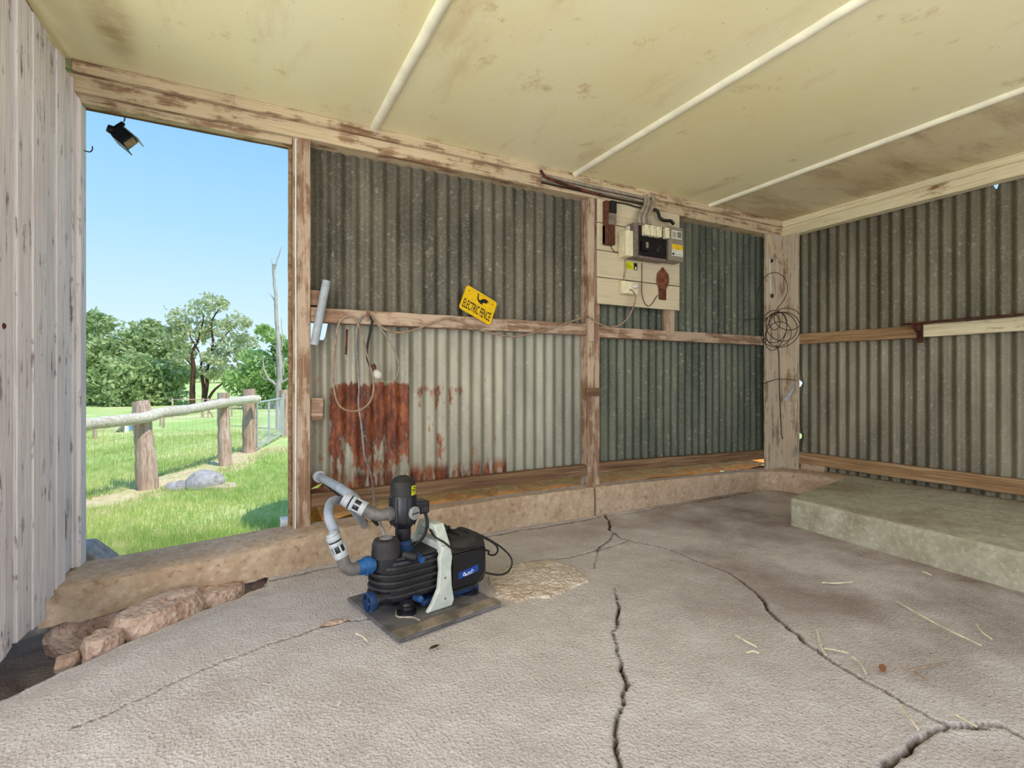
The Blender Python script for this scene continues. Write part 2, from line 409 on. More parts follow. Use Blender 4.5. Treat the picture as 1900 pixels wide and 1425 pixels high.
def textmesh(body, size, align='CENTER', shear=0.):
    cu = bpy.data.curves.new('text', 'FONT'); cu.body = body; cu.size = size; cu.align_x = align; cu.align_y = 'CENTER'
    cu.shear = shear; cu.resolution_u = 2; cu.offset = size*.012
    t = bpy.data.objects.new('text', cu); COL.objects.link(t)
    dg = bpy.context.evaluated_depsgraph_get(); me = bpy.data.meshes.new_from_object(t.evaluated_get(dg))
    vs = [v.co.copy() for v in me.vertices]; fs = [tuple(p.vertices) for p in me.polygons]
    bpy.data.objects.remove(t); bpy.data.curves.remove(cu); bpy.data.meshes.remove(me)
    return vs, fs
def vnoise(x, y, seed=0):
    """cheap smooth value noise for arrays"""
    r = np.random.default_rng(seed); T = r.random((256, 256))
    xi = np.floor(x).astype(int); yi = np.floor(y).astype(int); fx = x-xi; fy = y-yi
    fx = fx*fx*(3-2*fx); fy = fy*fy*(3-2*fy)
    g = lambda i, j: T[i % 256, j % 256]
    return (g(xi, yi)*(1-fx)+g(xi+1, yi)*fx)*(1-fy)+(g(xi, yi+1)*(1-fx)+g(xi+1, yi+1)*fx)*fy
def fractal_lump(mb, c, rx, ry, rz, seed, amp=.18, n=14, m=8, flat=0.):
    r = random.Random(seed); ph = [(r.uniform(0, 6.3), r.uniform(1, 4), r.uniform(1, 4)) for _ in range(6)]
    vs = []; fs = []
    for i in range(m+1):
        th = math.pi*i/m
        for j in range(n):
            a = 2*math.pi*j/n
            k_ = 1+sum(amp/(1+q)*math.sin(p+fa*round(1+q*.7)*a*1.0 if False else p+round(fa)*a+fb*th) for q, (p, fa, fb) in enumerate(ph))
            z = math.cos(th); z = max(-1, min(1, z*(1+flat)))
            vs.append((c[0]+rx*k_*math.sin(th)*math.cos(a), c[1]+ry*k_*math.sin(th)*math.sin(a), c[2]+rz*z*(1+(k_-1)*.5)))
    for i in range(m):
        for j in range(n):
            a, b = i*n+j, i*n+(j+1) % n; fs.append((a, b, b+n, a+n))
    return mb.add(vs, fs)

# =================================================================== STRUCTURE
Y1, X2, ZC = 2.85, 4.19, 2.275           # frame plane of back wall, of right wall, ceiling height
YB = -1.05                                 # open front of the shed behind the camera
# ------------------------------------------------------------------ floor
def polydist(X, Y, P, W_):
    best = np.full(X.shape, 9.); wid = np.full(X.shape, .01)
    for i in range(len(P)-1):
        ax0, ay0 = P[i].x, P[i].y; dx, dy = P[i+1].x-ax0, P[i+1].y-ay0; L = dx*dx+dy*dy+1e-12
        t = np.clip(((X-ax0)*dx+(Y-ay0)*dy)/L, 0, 1)
        d = np.hypot(X-ax0-t*dx, Y-ay0-t*dy); m = d < best
        best = np.where(m, d, best); wid = np.where(m, W_[i]*(1-t)+W_[i+1]*t, wid)
    return best, wid
CR = [
 ([(1152, 1440), (1140, 1380), (1143, 1330), (1160, 1270), (1146, 1215), (1143, 1170), (1149, 1130), (1140, 1092)], [.011, .010, .010, .009, .007, .009, .010, .004]),
 ([(1112, 945), (1128, 962), (1136, 985), (1150, 1000), (1220, 1012), (1285, 1036), (1355, 1062), (1378, 1078), (1420, 1115), (1450, 1152), (1500, 1195), (1530, 1215), (1600, 1262), (1680, 1310), (1760, 1345), (1830, 1352)], [.016, .014, .012, .008, .006, .006, .007, .009, .011, .012, .011, .010, .009, .008, .008, .006]),
 ([(1138, 990), (1110, 1020), (1060, 1034), (1000, 1041), (940, 1053)], [.009, .008, .008, .006, .004]),
 ([(1110, 1022), (1165, 1003)], [.006, .005]), ([(1110, 1020), (1102, 1056)], [.005, .003]),
 ([(690, 1146), (640, 1156), (590, 1166), (520, 1187), (440, 1216), (360, 1256), (290, 1290), (200, 1325), (130, 1348)], [.008, .008, .009, .006, .005, .005, .004, .004, .003]),
 ([(1610, 1440), (1660, 1393), (1695, 1368), (1745, 1349), (1800, 1344), (1850, 1338), (1900, 1368), (1990, 1400)], [.014, .014, .012, .009, .010, .012, .012, .012]),
 ([(922, 992), (1000, 979), (1060, 969), (1112, 959)], [.026, .028, .026, .02]),
 ([(470, 1086), (560, 1065), (650, 1047), (760, 1023), (922, 992)], [.024, .022, .02, .02, .024]),
 ([(1130, 958), (1220, 943), (1320, 926), (1420, 909)], [.012, .014, .018, .02]),
]
EDGE = [(-1.3, 1.45), (-.80, 1.80), (-.604, 2.006), (-.53, 2.091), (-.373, 2.23), (-.17, 2.409), (.0, 2.478), (.10, 2.60), (.12, 2.9)]
def floor_h(X, Y):
    Z = .006*(vnoise(X*1.7+9, Y*1.7, 3)-.5)+.003*(vnoise(X*6, Y*6, 4)-.5)+.0022*(vnoise(X*28, Y*28, 5)-.5)
    C_ = np.zeros_like(X)
    jx = X+.016*(vnoise(X*22, Y*22, 6)-.5)+.03*(vnoise(X*6, Y*6, 7)-.5); jy = Y+.016*(vnoise(X*22+40, Y*22, 8)-.5)+.03*(vnoise(X*6+40, Y*6, 9)-.5)
    for P, W_ in CR:
        Q = [az(u, v) for u, v in P]; d, w_ = polydist(jx, jy, Q, W_)
        s_ = np.clip(1-d/(w_*.62), 0, 1); s_ = np.sqrt(s_)
        Z -= s_*np.minimum(.026, w_*2.6); C_ = np.maximum(C_, np.clip(s_*1.5, 0, 1))
        Z += .0012*np.exp(-(d/.03)**2)
    # eroded edge at the door side: drops into a hole
    E_ = [Vector((a, b, 0)) for a, b in EDGE]
    ex = jx+.04*(vnoise(X*5, Y*5, 11)-.5); ey = jy+.04*(vnoise(X*5, Y*5+30, 12)-.5)
    line = np.interp(ex, [e[0] for e in EDGE[:-1]], [e[1] for e in EDGE[:-1]])
    over = np.where(X < .12, ey-line, -1)
    drop = np.clip(over/.045, 0, 1)
    Z -= drop*(.16+.05*vnoise(X*12, Y*12, 13)); C_ = np.maximum(C_, np.clip(drop*1.2, 0, .75))
    # dished rim next to the hole
    Z -= .02*np.exp(-(np.clip(-over, 0, 9)/.12)**2)*(X < .12)
    return Z, C_
def gridmesh(name, x0, x1, y0, y1, st, fn, mat, kind='structure'):
    nx, ny = int((x1-x0)/st)+1, int((y1-y0)/st)+1
    X, Y = np.meshgrid(np.linspace(x0, x1, nx), np.linspace(y0, y1, ny)); Z, C_ = fn(X, Y)
    me = bpy.data.meshes.new(name); me.vertices.add(nx*ny)
    me.vertices.foreach_set('co', np.stack([X, Y, Z], -1).astype(np.float32).ravel())
    i = np.arange((ny-1)*(nx-1)); r, c = i//(nx-1), i % (nx-1); a = r*nx+c
    q = np.stack([a, a+1, a+nx+1, a+nx], -1).astype(np.int32); n = len(q)
    me.loops.add(n*4); me.loops.foreach_set('vertex_index', q.ravel()); me.polygons.add(n)
    me.polygons.foreach_set('loop_start', np.arange(0, n*4, 4, dtype=np.int32))
    me.polygons.foreach_set('use_smooth', np.ones(n, dtype=bool)); me.update(calc_edges=True)
    at = me.attributes.new('crack', 'FLOAT', 'POINT'); at.data.foreach_set('value', C_.astype(np.float32).ravel())
    me.materials.append(MATS[mat]); o = bpy.data.objects.new(name, me); COL.objects.link(o); PM[o.name] = Matrix()
    if kind: o['kind'] = kind
    return o
floor = gridmesh('floor', -1.3, 4.3, .35, 2.95, .008, floor_h, 'floor_concrete')
fo = MB().box(-1.3, 4.3, YB, .352, -.2, -.001).build('floor_front_slab', 'floor_concrete', floor)
MB().box(-1.35, 4.32, YB, 2.96, -.7, -.24).build('footing', 'pit_earth', floor)
# crumbled mortar patch beside the pump
def patch_h(X, Y):
    P = [az(u, v) for u, v in ((893, 1075), (960, 1048), (1020, 1038), (1075, 1055), (1112, 1083), (1050, 1104), (990, 1118), (950, 1125), (915, 1112))]
    px_, py_ = np.array([p.x for p in P]), np.array([p.y for p in P]); ins = np.zeros(X.shape, bool); dm = np.full(X.shape, 9.)
    jx = X+.05*(vnoise(X*14, Y*14, 31)-.5); jy = Y+.05*(vnoise(X*14+9, Y*14, 32)-.5)
    for i in range(len(P)):
        x_, y_, a, b = px_[i], py_[i], px_[i-1], py_[i-1]
        ins ^= ((y_ > jy) != (b > jy)) & (jx < (a-x_)*(jy-y_)/(b-y_+1e-9)+x_)
        L = (a-x_)**2+(b-y_)**2; t = np.clip(((jx-x_)*(a-x_)+(jy-y_)*(b-y_))/L, 0, 1); dm = np.minimum(dm, np.hypot(jx-x_-t*(a-x_), jy-y_-t*(b-y_)))
    e = np.where(ins, np.clip(dm/.018, 0, 1), 0)
    Z = -.03+e*(.032+.008*vnoise(X*14, Y*14, 33)+.008*vnoise(X*45, Y*45, 34)+.008*np.clip(dm/.1, 0, 1))
    return Z, e
gridmesh('mortar_patch', .85, 1.5, 1.6, 2.35, .007, patch_h, 'patch_mortar', None).parent = floor

# ------------------------------------------------------------------ kerb under the walls
K = [  # front xy, back xy, z bottom, z top
 (-.68, 2.62, -.70, 2.93, -.06, .095), (-.55, 2.60, -.55, 2.93, -.04, .10), (-.3, 2.60, -.3, 2.93, -.015, .115), (-.05, 2.60, -.05, 2.93, .0, .13),
 (.15, 2.62, .15, 2.93, .0, .145), (.4, 2.685, .4, 2.885, -.02, .16), (.9, 2.75, .9, 2.885, -.03, .175), (1.4, 2.785, 1.4, 2.885, -.03, .185), (2.105, 2.775, 2.105, 2.885, -.03, .19),
 (2.125, 2.775, 2.125, 2.885, -.03, .19), (2.6, 2.79, 2.6, 2.885, -.03, .18), (3.1, 2.80, 3.1, 2.885, -.03, .17), (3.6, 2.80, 3.7, 2.90, -.03, .16), (3.82, 2.78, 4.0, 2.98, -.03, .155), (3.93, 2.71, 4.3, 2.95, -.03, .155), (3.97, 2.58, 4.3, 2.6, -.03, .16), (3.98, 2.2, 4.3, 2.2, -.03, .165), (3.98, 1.0, 4.3, 1.0, -.03, .165)]
kerb = thing('kerb', (0, 0, 0), None, None, kind='structure')
def kerb_section(rows, seed):
    r = random.Random(seed); st = []
    for a, b in zip(rows, rows[1:]):
        n = max(2, int(math.hypot(b[0]-a[0], b[1]-a[1])/.035))
        for i in range(n): st.append([a[q]+(b[q]-a[q])*i/n for q in range(6)])
    st.append(list(rows[-1])); vs = []; fs = []; prof = [(0, 0), (-.0, .35), (0, .75), (.012, .95), (.05, 1.0), (.35, 1.01), (.7, 1.0), (1, 1), (1, 0)]
    m = len(prof); run = 0
    for i, (fx, fy, bx, by, z0, z1) in enumerate(st):
        run = run*.85+r.uniform(-1, 1)*.0025
        for j, (t, h) in enumerate(prof):
            jt = r.uniform(-.003, .003) if j < 6 else 0
            x, y, z = fx+(bx-fx)*t, fy+(by-fy)*t+jt+(run if j < 5 else 0), z0+(z1-z0)*h+jt*.6+(r.uniform(-.008, .008) if j == 0 else 0)
            vs.append((x, y, z))
    n = len(st)
    for i in range(n-1):
        for j in range(m):
            a, b = i*m+j, i*m+(j+1) % m; fs.append((a, b, b+m, a+m))
    fs += [tuple(range(m)), tuple((n-1)*m+j for j in range(m))]
    MB().add(vs, fs).build('kerb_section', 'kerb_concrete', kerb, smooth=50)
kerb_section(K[:9], 1); kerb_section(K[9:], 2)
# broken footing masonry showing under the kerb at the door end
mb = MB(); fractal_lump(mb, (-.43, 2.71, -.12), .24, .11, .12, 5, .10, 20, 10, .6); mb.build('footing_masonry', 'rubble', kerb, smooth=60)
mb = MB(); fractal_lump(mb, (-.05, 2.72, -.12), .22, .10, .11, 6, .10, 20, 10, .6); mb.build('footing_masonry', 'rubble', kerb, smooth=60)

# ------------------------------------------------------------------ corrugated walls
def corrugated(name, a0, a1, z0, z1, fixed, axis, mat, parent, ph=0., notch=None, amp=.0105, label=None):
    """sheet between a0..a1 along axis 'x' (wall at y=fixed) or 'y' (wall at x=fixed)"""
    pitch = .0762; per = 10; n = int((a1-a0)/pitch*per)+1; zs = np.linspace(z0, z1, 40 if notch else 13); vs = []; fs = []
    for i in range(n+1):
        a = a0+(a1-a0)*i/n
        off = amp*math.cos(2*math.pi*(a/pitch)+ph)
        for z in zs:
            w_ = .002*math.sin(z*3.1+a*2.3)+.0015*math.sin(z*7+a*5)
            da, do, dz = notch(a, z) if notch else (0, 0, 0)
            vs.append((a+da+w_*.5, fixed+off+w_+do, z+dz) if axis == 'x' else (fixed+off+w_+do, a+da+w_*.5, z+dz))
    m = len(zs)
    for i in range(n):
        for j in range(m-1): a = i*m+j; fs.append((a, a+m, a+m+1, a+1))
    o = MB().add(vs, fs).build(name, mat, parent, smooth=70, label=label)
    return o
wb = thing('wall_back', (0, 0, 0), None, None, kind='structure')
YS = 2.925
def xs(u): return ay(u, 600, YS).x
def sheet(u0, u1, z0, z1, mat, lap=.03, dy=0., label=None, notch=None):
    corrugated('corrugated_sheet', (xs(u0) if u0 > 10 else u0)-lap, xs(u1) if u1 > 10 else u1, z0, z1, YS+dy, 'x', mat, wb, 0, label=label, notch=notch)
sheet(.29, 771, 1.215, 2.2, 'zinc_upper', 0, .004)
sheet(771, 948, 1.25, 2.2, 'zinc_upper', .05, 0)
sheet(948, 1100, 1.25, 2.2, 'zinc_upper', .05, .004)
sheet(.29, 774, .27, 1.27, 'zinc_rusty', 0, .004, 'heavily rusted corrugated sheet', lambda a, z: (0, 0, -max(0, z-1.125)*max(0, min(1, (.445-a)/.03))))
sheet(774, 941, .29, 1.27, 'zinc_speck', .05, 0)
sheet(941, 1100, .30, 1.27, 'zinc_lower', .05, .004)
sheet(1104, 1212, .27, 1.27, 'zinc_green', .02, .0)
sheet(1212, 1319, .27, 1.27, 'zinc_green', .05, .004)
sheet(1319, 4.16, .27, 1.27, 'zinc_green', .05, 0)
sheet(1104, 1240, 1.25, 2.2, 'zinc_green', .02, .004)
sheet(1240, 1322, 1.25, 2.2, 'zinc_green', .05, 0)
sheet(1322, 4.16, 1.25, 2.2, 'zinc_green', .05, .004)
# framing of the back wall
def bx(name, mat, parent, p0, p1, wv, dv, jit=.0015, bevel=.003, label=None, **k): return MB().board(p0, p1, wv, dv, jit, **k).build(name, mat, parent, bevel=bevel, label=label, bseg=1)
bx('top_plate', 'plate_x', wb, (-1.3, 2.83, 2.15), (4.19, 2.83, 2.15), (0, 0, .075), (0, .12, 0), .002)
bx('cornice', 'plate_x', wb, (-.62, 2.805, 2.225), (4.19, 2.805, 2.225), (0, 0, .05), (0, .04, 0), .002)
bx('door_head', 'plate_x', wb, (-.62, 2.86, 2.118), (.25, 2.86, 2.118), (0, 0, .05), (0, .05, 0))
bx('door_head', 'brown_x', wb, (-.62, 2.90, 2.128), (.25, 2.90, 2.128), (0, 0, .06), (0, .06, 0))
bx('door_post', 'timber_z', wb, (.252, 2.84, .14), (.252, 2.84, 2.16), (.083, 0, 0), (0, .1, 0), .0012)
bx('door_stop', 'brown_y', wb, (.236, 2.90, .14), (.236, 2.90, 2.14), (.016, 0, 0), (0, .05, 0), .0012)
bx('mid_post', 'timber_z', wb, (2.10, 2.835, .185), (2.10, 2.835, 2.15), (.055, 0, 0), (0, .09, 0), .0015)
bx('mid_post', 'timber_z', wb, (2.155, 2.845, .185), (2.155, 2.845, 2.15), (.05, 0, 0), (0, .09, 0), .0015)
bx('splice_block', 'brown_x', wb, (2.085, 2.825, .80), (2.20, 2.825, .80), (0, 0, .055), (0, .03, 0))
bx('splice_board', 'timber_z', wb, (2.095, 2.822, 1.17), (2.095, 2.822, 1.45), (.045, 0, 0), (0, .014, 0))
bx('girt', 'timber_x', wb, (.335, Y1, 1.213), (2.10, Y1, 1.216), (0, 0, .076), (0, .06, 0))
bx('girt', 'timber_x', wb, (2.205, Y1, 1.205), (3.94, Y1, 1.206), (0, 0, .074), (0, .06, 0))
bx('bottom_rail', 'brown_x', wb, (.335, Y1, .245), (2.10, Y1, .262), (0, 0, .07), (0, .05, 0))
bx('bottom_rail', 'brown_x', wb, (2.205, Y1, .266), (3.96, Y1, .238), (0, 0, .072), (0, .05, 0))
bx('short_stud', 'timber_z', wb, (2.83, 2.84, 1.24), (2.83, 2.84, 1.45), (.075, 0, 0), (0, .06, 0))
bx('nogging_block', 'timber_x', wb, (.335, 2.86, 1.30), (.385, 2.86, 1.30), (0, 0, .08), (0, .05, 0))
bx('nogging_block', 'timber_x', wb, (.335, 2.855, .70), (.40, 2.855, .70), (0, 0, .115), (0, .05, 0))
bx('corner_post', 'corner_z', wb, (3.94, 2.815, .15), (3.94, 2.815, 2.15), (.21, 0, 0), (0, .03, 0))
bx('corner_post', 'corner_z', wb, (4.15, 2.69, .15), (4.15, 2.69, 2.15), (0, .155, 0), (.04, 0, 0))
bx('angle_brace', 'plate_x', wb, (3.935, 2.80, 2.13), (4.03, 2.80, 1.93), (.03, 0, .02), (0, .02, 0))
MB().board((-1.3, 2.87, .09), (-.62, 2.87, .09), (0, 0, 2.1), (0, .03, 0)).build('board_infill', 'hidden_board', wb)
MB().box(-.62, -.60, 2.86, 2.95, .09, 2.2).build('door_jamb', 'door_plank', wb, bevel=.003)
# white paint line down the door post
MB().tube([(.264, 2.837, 2.14), (.263, 2.836, 1.6), (.265, 2.836, 1.0), (.262, 2.837, .15)], .0035, 6).build('paint_bead', 'white_paint', wb)
# gap under the bottom rail: earth bank added, orange tint standing in for sunlight
def bank(X, Y):
    t = np.clip((Y-3.6)/.9, 0, 1); Z = .172+.03*np.clip((Y-2.9)/.45, 0, 1)-.85*t*t*(3-2*t)+.03*(vnoise(X*9, Y*9, 21)-.5)
    return Z, t*0
bk = gridmesh('glow_bank', .40, 4.75, 2.885, 4.5, .03, bank, 'glow_earth', None); bk['kind'] = 'structure'

wr = thing('wall_right', (0, 0, 0), None, None, kind='structure')
XS = 4.262
def notch_corner(a, z):
    e = max(0, min(1, 1-(2.80-a)/.11)); d = max(math.exp(-((z-.88)/.05)**2), math.exp(-((z-.43)/.045)**2))
    return (-.095*e*d, .0, 0)
def notch_top(a, z): return (0, 0, -.075*math.exp(-((a-1.44)/.022)**2) if z > 2.15 else 0)
def sheet2(y0, y1, z0, z1, mat, dx=0., notch=None): corrugated('corrugated_sheet', y0, y1, z0, z1, XS+dx, 'y', mat, wr, 0, notch)
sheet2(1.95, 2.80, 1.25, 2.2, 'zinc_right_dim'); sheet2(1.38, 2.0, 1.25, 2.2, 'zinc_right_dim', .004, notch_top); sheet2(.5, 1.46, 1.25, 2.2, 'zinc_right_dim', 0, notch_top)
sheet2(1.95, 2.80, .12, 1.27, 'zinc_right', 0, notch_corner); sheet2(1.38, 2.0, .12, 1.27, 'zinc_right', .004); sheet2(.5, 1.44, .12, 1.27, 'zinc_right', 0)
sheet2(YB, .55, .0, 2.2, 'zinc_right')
bx('top_plate', 'plate_y', wr, (4.16, YB, 2.145), (4.16, 2.83, 2.145), (0, 0, .085), (.08, 0, 0), .002)
bx('cornice', 'plate_y', wr, (4.135, YB, 2.225), (4.135, 2.83, 2.225), (0, 0, .05), (.05, 0, 0), .0015)
bx('girt', 'brown_y', wr, (X2, 1.84, 1.205), (X2, 2.70, 1.215), (0, 0, .085), (.06, 0, 0))
bx('girt', 'plate_y', wr, (X2, YB, 1.213), (X2, 1.84, 1.208), (0, 0, .085), (.06, 0, 0))
bx('bottom_rail', 'brown_y', wr, (X2, YB, .215), (X2, 2.70, .205), (0, 0, .095), (.05, 0, 0))
bx('rail_block', 'timber_y', wr, (X2-.01, 2.48, .16), (X2-.01, 2.68, .16), (0, 0, .05), (.05, 0, 0))
# ------------------------------------------------------------------ ceiling with cover battens
ce = thing('ceiling', (0, 0, 0), None, None, kind='structure')
BX = [-1.3, -.668, .655, 1.972, 3.25, 4.25]
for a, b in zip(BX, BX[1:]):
    MB().box(a+.002, b-.002, YB, 2.9, ZC, ZC+.008).build('ceiling_sheet', 'ceiling_sheet_brown' if a > 3 else 'ceiling_sheet', ce)
for a in BX[2:5]:
    n = 60; vs = []; fs = []
    for i in range(n+1):
        y = YB+(2.815-YB)*i/n; jx = random.uniform(-.0012, .0012)
        for q in range(7):
            t = math.pi*q/6; vs.append((a+jx-.024*math.cos(t), y, ZC-.020*math.sin(t)-random.uniform(0, .0008)))
    for i in range(n):
        for q in range(6): p = i*7+q; fs.append((p, p+1, p+8, p+7))
    MB().add(vs, fs).build('batten', 'batten_paint', ce, smooth=60)
MB().box(-1.7, 4.75, YB-.3, 3.32, 2.37, 2.40).build('roof', 'roof_iron', kind='structure')
MB().box(4.255, 4.275, YB, 2.95, 2.2, 2.37).build('eave_board', 'hidden_board', ce)
# ------------------------------------------------------------------ open plank door at the left
dr = thing('door_1', (0, 0, 0), None, None, kind='structure')
def leaf(u):  # point on the leaf line for column u
    d = ray(u, V0); a = math.tan(math.radians(4.4)); t = (.60+a*2.9)/(-d.x+a*d.y); return Vector((d.x*t, d.y*t, 0))
LB = [(-70, -25, .02, 0), (-24, 7, .03, .006), (8, 26, .025, -.004), (28, 55, .035, .005), (55, 80, .04, .010), (82, 104, .065, -.006), (105, 121, .06, .001), (123, 140, .105, -.018), (142, 161, .10, -.012)]
for i, (u0, u1, zb, off) in enumerate(LB):
    p, q = leaf(u0), leaf(u1); d = (q-p).normalized(); nrm = Vector((d.y, -d.x, 0))
    p = p+d*.0015+nrm*off; q = q-d*.0015+nrm*off
    n = 26; vs = []; fs = []; r = random.Random(i)
    for j in range(n+1):
        z = zb+(2.205-zb+r.uniform(-.004, .004)*(j == n))*j/n; e0, e1 = r.uniform(-.0015, .0015), r.uniform(-.0015, .0015)
        zt0 = z + (r.uniform(-.01, .01) if j == 0 else 0); zt1 = z + (r.uniform(-.01, .01) if j == 0 else 0)
        vs += [p+d*e0+Vector((0, 0, zt0)), q+d*e1+Vector((0, 0, zt1)), q+d*e1-nrm*.02+Vector((0, 0, zt1)), p+d*e0-nrm*.02+Vector((0, 0, zt0))]
    for j in range(n):
        for k_ in range(4): a, b = j*4+k_, j*4+(k_+1) % 4; fs.append((a, b, b+4, a+4))
    fs += [(3, 2, 1, 0), tuple(n*4+k_ for k_ in range(4))]
    MB().add(vs, fs).build('plank', 'door_plank', dr, bevel=.0025, bseg=1)
p = leaf(-70)
for z in (.45, 1.1, 1.85):
    q = leaf(119); d = (q-p).normalized(); nrm = Vector((d.y, -d.x, 0))
    MB().board(p-nrm*.03+Vector((0, 0, z)), q-nrm*.03+Vector((0, 0, z)), (0, 0, .1), -nrm*.025).build('ledge', 'hidden_board', dr)
q = leaf(2); MB().lathe([(.010, 0), (.010, .004), (.006, .007)], q+Vector((.004, 0, 1.08)), (1, 0, 0), 12).build('bolt_head', 'rust_iron', dr)
q = leaf(157); MB().tube(smoothpath([q+Vector((.0, .0, 1.93)), q+Vector((.02, -.01, 1.925)), q+Vector((.03, -.015, 1.935)), q+Vector((.03, -.015, 1.95))], 4), .0025, 6).build('hook', 'wire_dark', dr)
# boards closing the wall behind the open leaf
wl = thing('wall_left', (0, 0, 0), None, None, kind='structure')
for i in range(6):
    MB().board((-1.3, 1.55+i*.22, -.2), (-1.3, 1.55+i*.22, 2.27), (0, .215, 0), (-.025, 0, 0), .001, .4).build('wall_board', 'hidden_board', wl)
MB().board((-.90, .2, 2.215), (-.64, 2.8, 2.215), (0, 0, .06), (-.04, 0, 0), .0015).build('trim_board', 'plate_y', wl)
# ------------------------------------------------------------------ raised concrete platform at the right
P_ = [(3.06, 2.03), (2.97, .91), (2.89, -.2), (4.2, -.2), (4.2, 2.28), (3.2, 2.075)]
mb = MB(); n = 0
poly = []
for i, (a, b) in enumerate(zip(P_, P_[1:]+P_[:1])):
    m = max(1, int(math.hypot(b[0]-a[0], b[1]-a[1])/.12))
    for j in range(m):
        poly.append((a[0]+(b[0]-a[0])*j/m+random.uniform(-.002, .002), a[1]+(b[1]-a[1])*j/m+random.uniform(-.002, .002)))
mb.prism(poly, (0, 0, -.05), (1, 0, 0), (0, 1, 0), (0, 0, .22)).build('platform', 'platform_concrete', kind='structure', bevel=.018, bseg=3)

# =================================================================== OUTDOORS
def terr(X, Y):
    r = np.hypot(X, Y); Z = -.6+.00045*np.clip(r-38, 0, 90)**2+.10*(vnoise(X*.12+50, Y*.12+50, 41)-.5)*np.clip(r/10, 0, 1)
    D_ = X*FW.x+Y*FW.y
    Z += .05*np.clip((D_-7)/4, 0, 1)-.03
    return Z, Z*0
ter = gridmesh('grass_field', -150, 60, -12, 150, 1.5, terr, 'grass_ground'); ter['label'] = 'sunlit green paddock beyond the doorway'
MB().box(-7, 9, -11, YB+.02, -.7, -.03).build('bounce_apron', 'pale_bounce', kind='structure')  # unseen pale apron, added to bounce daylight into the shed
def ground(p): return float(terr(np.array([p[0]]), np.array([p[1]]))[0][0])
# grass blades in the part of the paddock the doorway shows
N = 130000
t = 4.2+11*RNG.random(N)**1.7; u = -120+840*RNG.random(N)
L_ = (u-950)/FPX*t; bxx = FW.x*t+RT.x*L_; byy = FW.y*t+RT.y*L_; bzz = terr(bxx, byy)[0]
FA, FB = ad(120, V0, 5.9), ad(463, V0, 10.56); fdx, fdy = FB.x-FA.x, FB.y-FA.y; fl = math.hypot(fdx, fdy)
fdist = ((bxx-FA.x)*fdy-(byy-FA.y)*fdx)/fl
keep = (byy > 4.45) & ((.25+vnoise(bxx*.9+20, byy*.9+20, 51)) > RNG.random(N)) & (np.abs(fdist-.1) > .55*vnoise(bxx*2+7, byy*2+7, 52)*(1+.0*fdist)); bxx, byy, bzz = bxx[keep], byy[keep], bzz[keep]; N = len(bxx)
an = RNG.random(N)*6.28; h = .04+.07*RNG.random(N); w = .004+.004*RNG.random(N); le = .05*(RNG.random((N, 2))-.5)
V = np.stack([np.stack([bxx-w*np.cos(an), byy-w*np.sin(an), bzz-.01], -1), np.stack([bxx+w*np.cos(an), byy+w*np.sin(an), bzz-.01], -1), np.stack([bxx+le[:, 0], byy+le[:, 1], bzz+h], -1)], 1)
def rawmesh(name, V, nv, mat, parent=None, kind=None):
    n = len(V); me = bpy.data.meshes.new(name); me.vertices.add(n*nv); me.vertices.foreach_set('co', V.astype(np.float32).ravel())
    me.loops.add(n*nv); me.loops.foreach_set('vertex_index', np.arange(n*nv, dtype=np.int32)); me.polygons.add(n)
    me.polygons.foreach_set('loop_start', np.arange(0, n*nv, nv, dtype=np.int32)); me.update(calc_edges=True)
    me.materials.append(MATS[mat]); o = bpy.data.objects.new(name, me); COL.objects.link(o); o.parent = parent; PM[o.name] = Matrix()
    if kind: o['kind'] = kind
    return o
g_ = rawmesh('grass_blades', V, 3, 'grass_blade', None, 'stuff'); g_['label'] = 'short green grass growing just outside the doorway'; g_['category'] = 'grass'

# bare trodden earth along the fence line
def path_h(X, Y):
    fd_ = ((X-FA.x)*fdy-(Y-FA.y)*fdx)/fl; al_ = ((X-FA.x)*fdx+(Y-FA.y)*fdy)/fl
    w_ = .12+.42*vnoise(X*2.1+7, Y*2.1+7, 52)+.15*(vnoise(X*9, Y*9, 53)-.5)
    return terr(X, Y)[0]+np.clip(.03-.16*np.clip(np.abs(fd_-.1)-w_, 0, 1), -.05, .012)+.012*(vnoise(X*14, Y*14, 54)-.5), X*0
gridmesh('trodden_earth', -4.6, 2.6, 4.6, 12.5, .045, path_h, 'dry_earth', None).parent = ter
# ------------------------------------------------------------------ fence
def gp(u, t):  # ground point at column u, depth t
    p = ad(u, V0, t); p.z = ground(p); return p
FP = [(275, 912, 745, 7.2, .118, -.10), (418, 863, 729, 9.04, .098, -.04), (463, 836, 722, 10.56, .125, -.02), (531, 808, 724, 13.6, .135, -.06), (-20, 1000, 770, 5.1, .118, .0)]
fb = gp(275, 7.2)
fence = thing('log_fence', fb, 'weathered post and rail fence with sagging wire in the sunny paddock', 'fence')
for i, (u_, vb, vt, t_, r_, lean) in enumerate(FP):
    b_ = gp(u_, t_); top = ad(u_, vt, t_); top = top + RT*lean
    mbp = MB(); pts = []; rs = []
    for j in range(15):
        q = b_.lerp(top, j/14); q.z -= .1*(j == 0); rr = random.uniform(-.008, .008); q += Vector((rr, -rr, 0)); pts.append(q); rs.append(r_*(1.12-.2*j/14)*random.uniform(.93, 1.07))
    mbp.tube(pts, rs, 11).build('post', 'post_bark', fence, smooth=50)
rail = [ad(-330, 868, 3.9), ad(-100, 834, 4.75), ad(60, 806, 5.6), ad(157, 788, 6.14), ad(262, 776, 7.02), ad(300, 766, 7.35), ad(350, 760, 8.0), ad(412, 748, 8.88), ad(455, 742, 9.95), ad(478, 740, 10.4)]
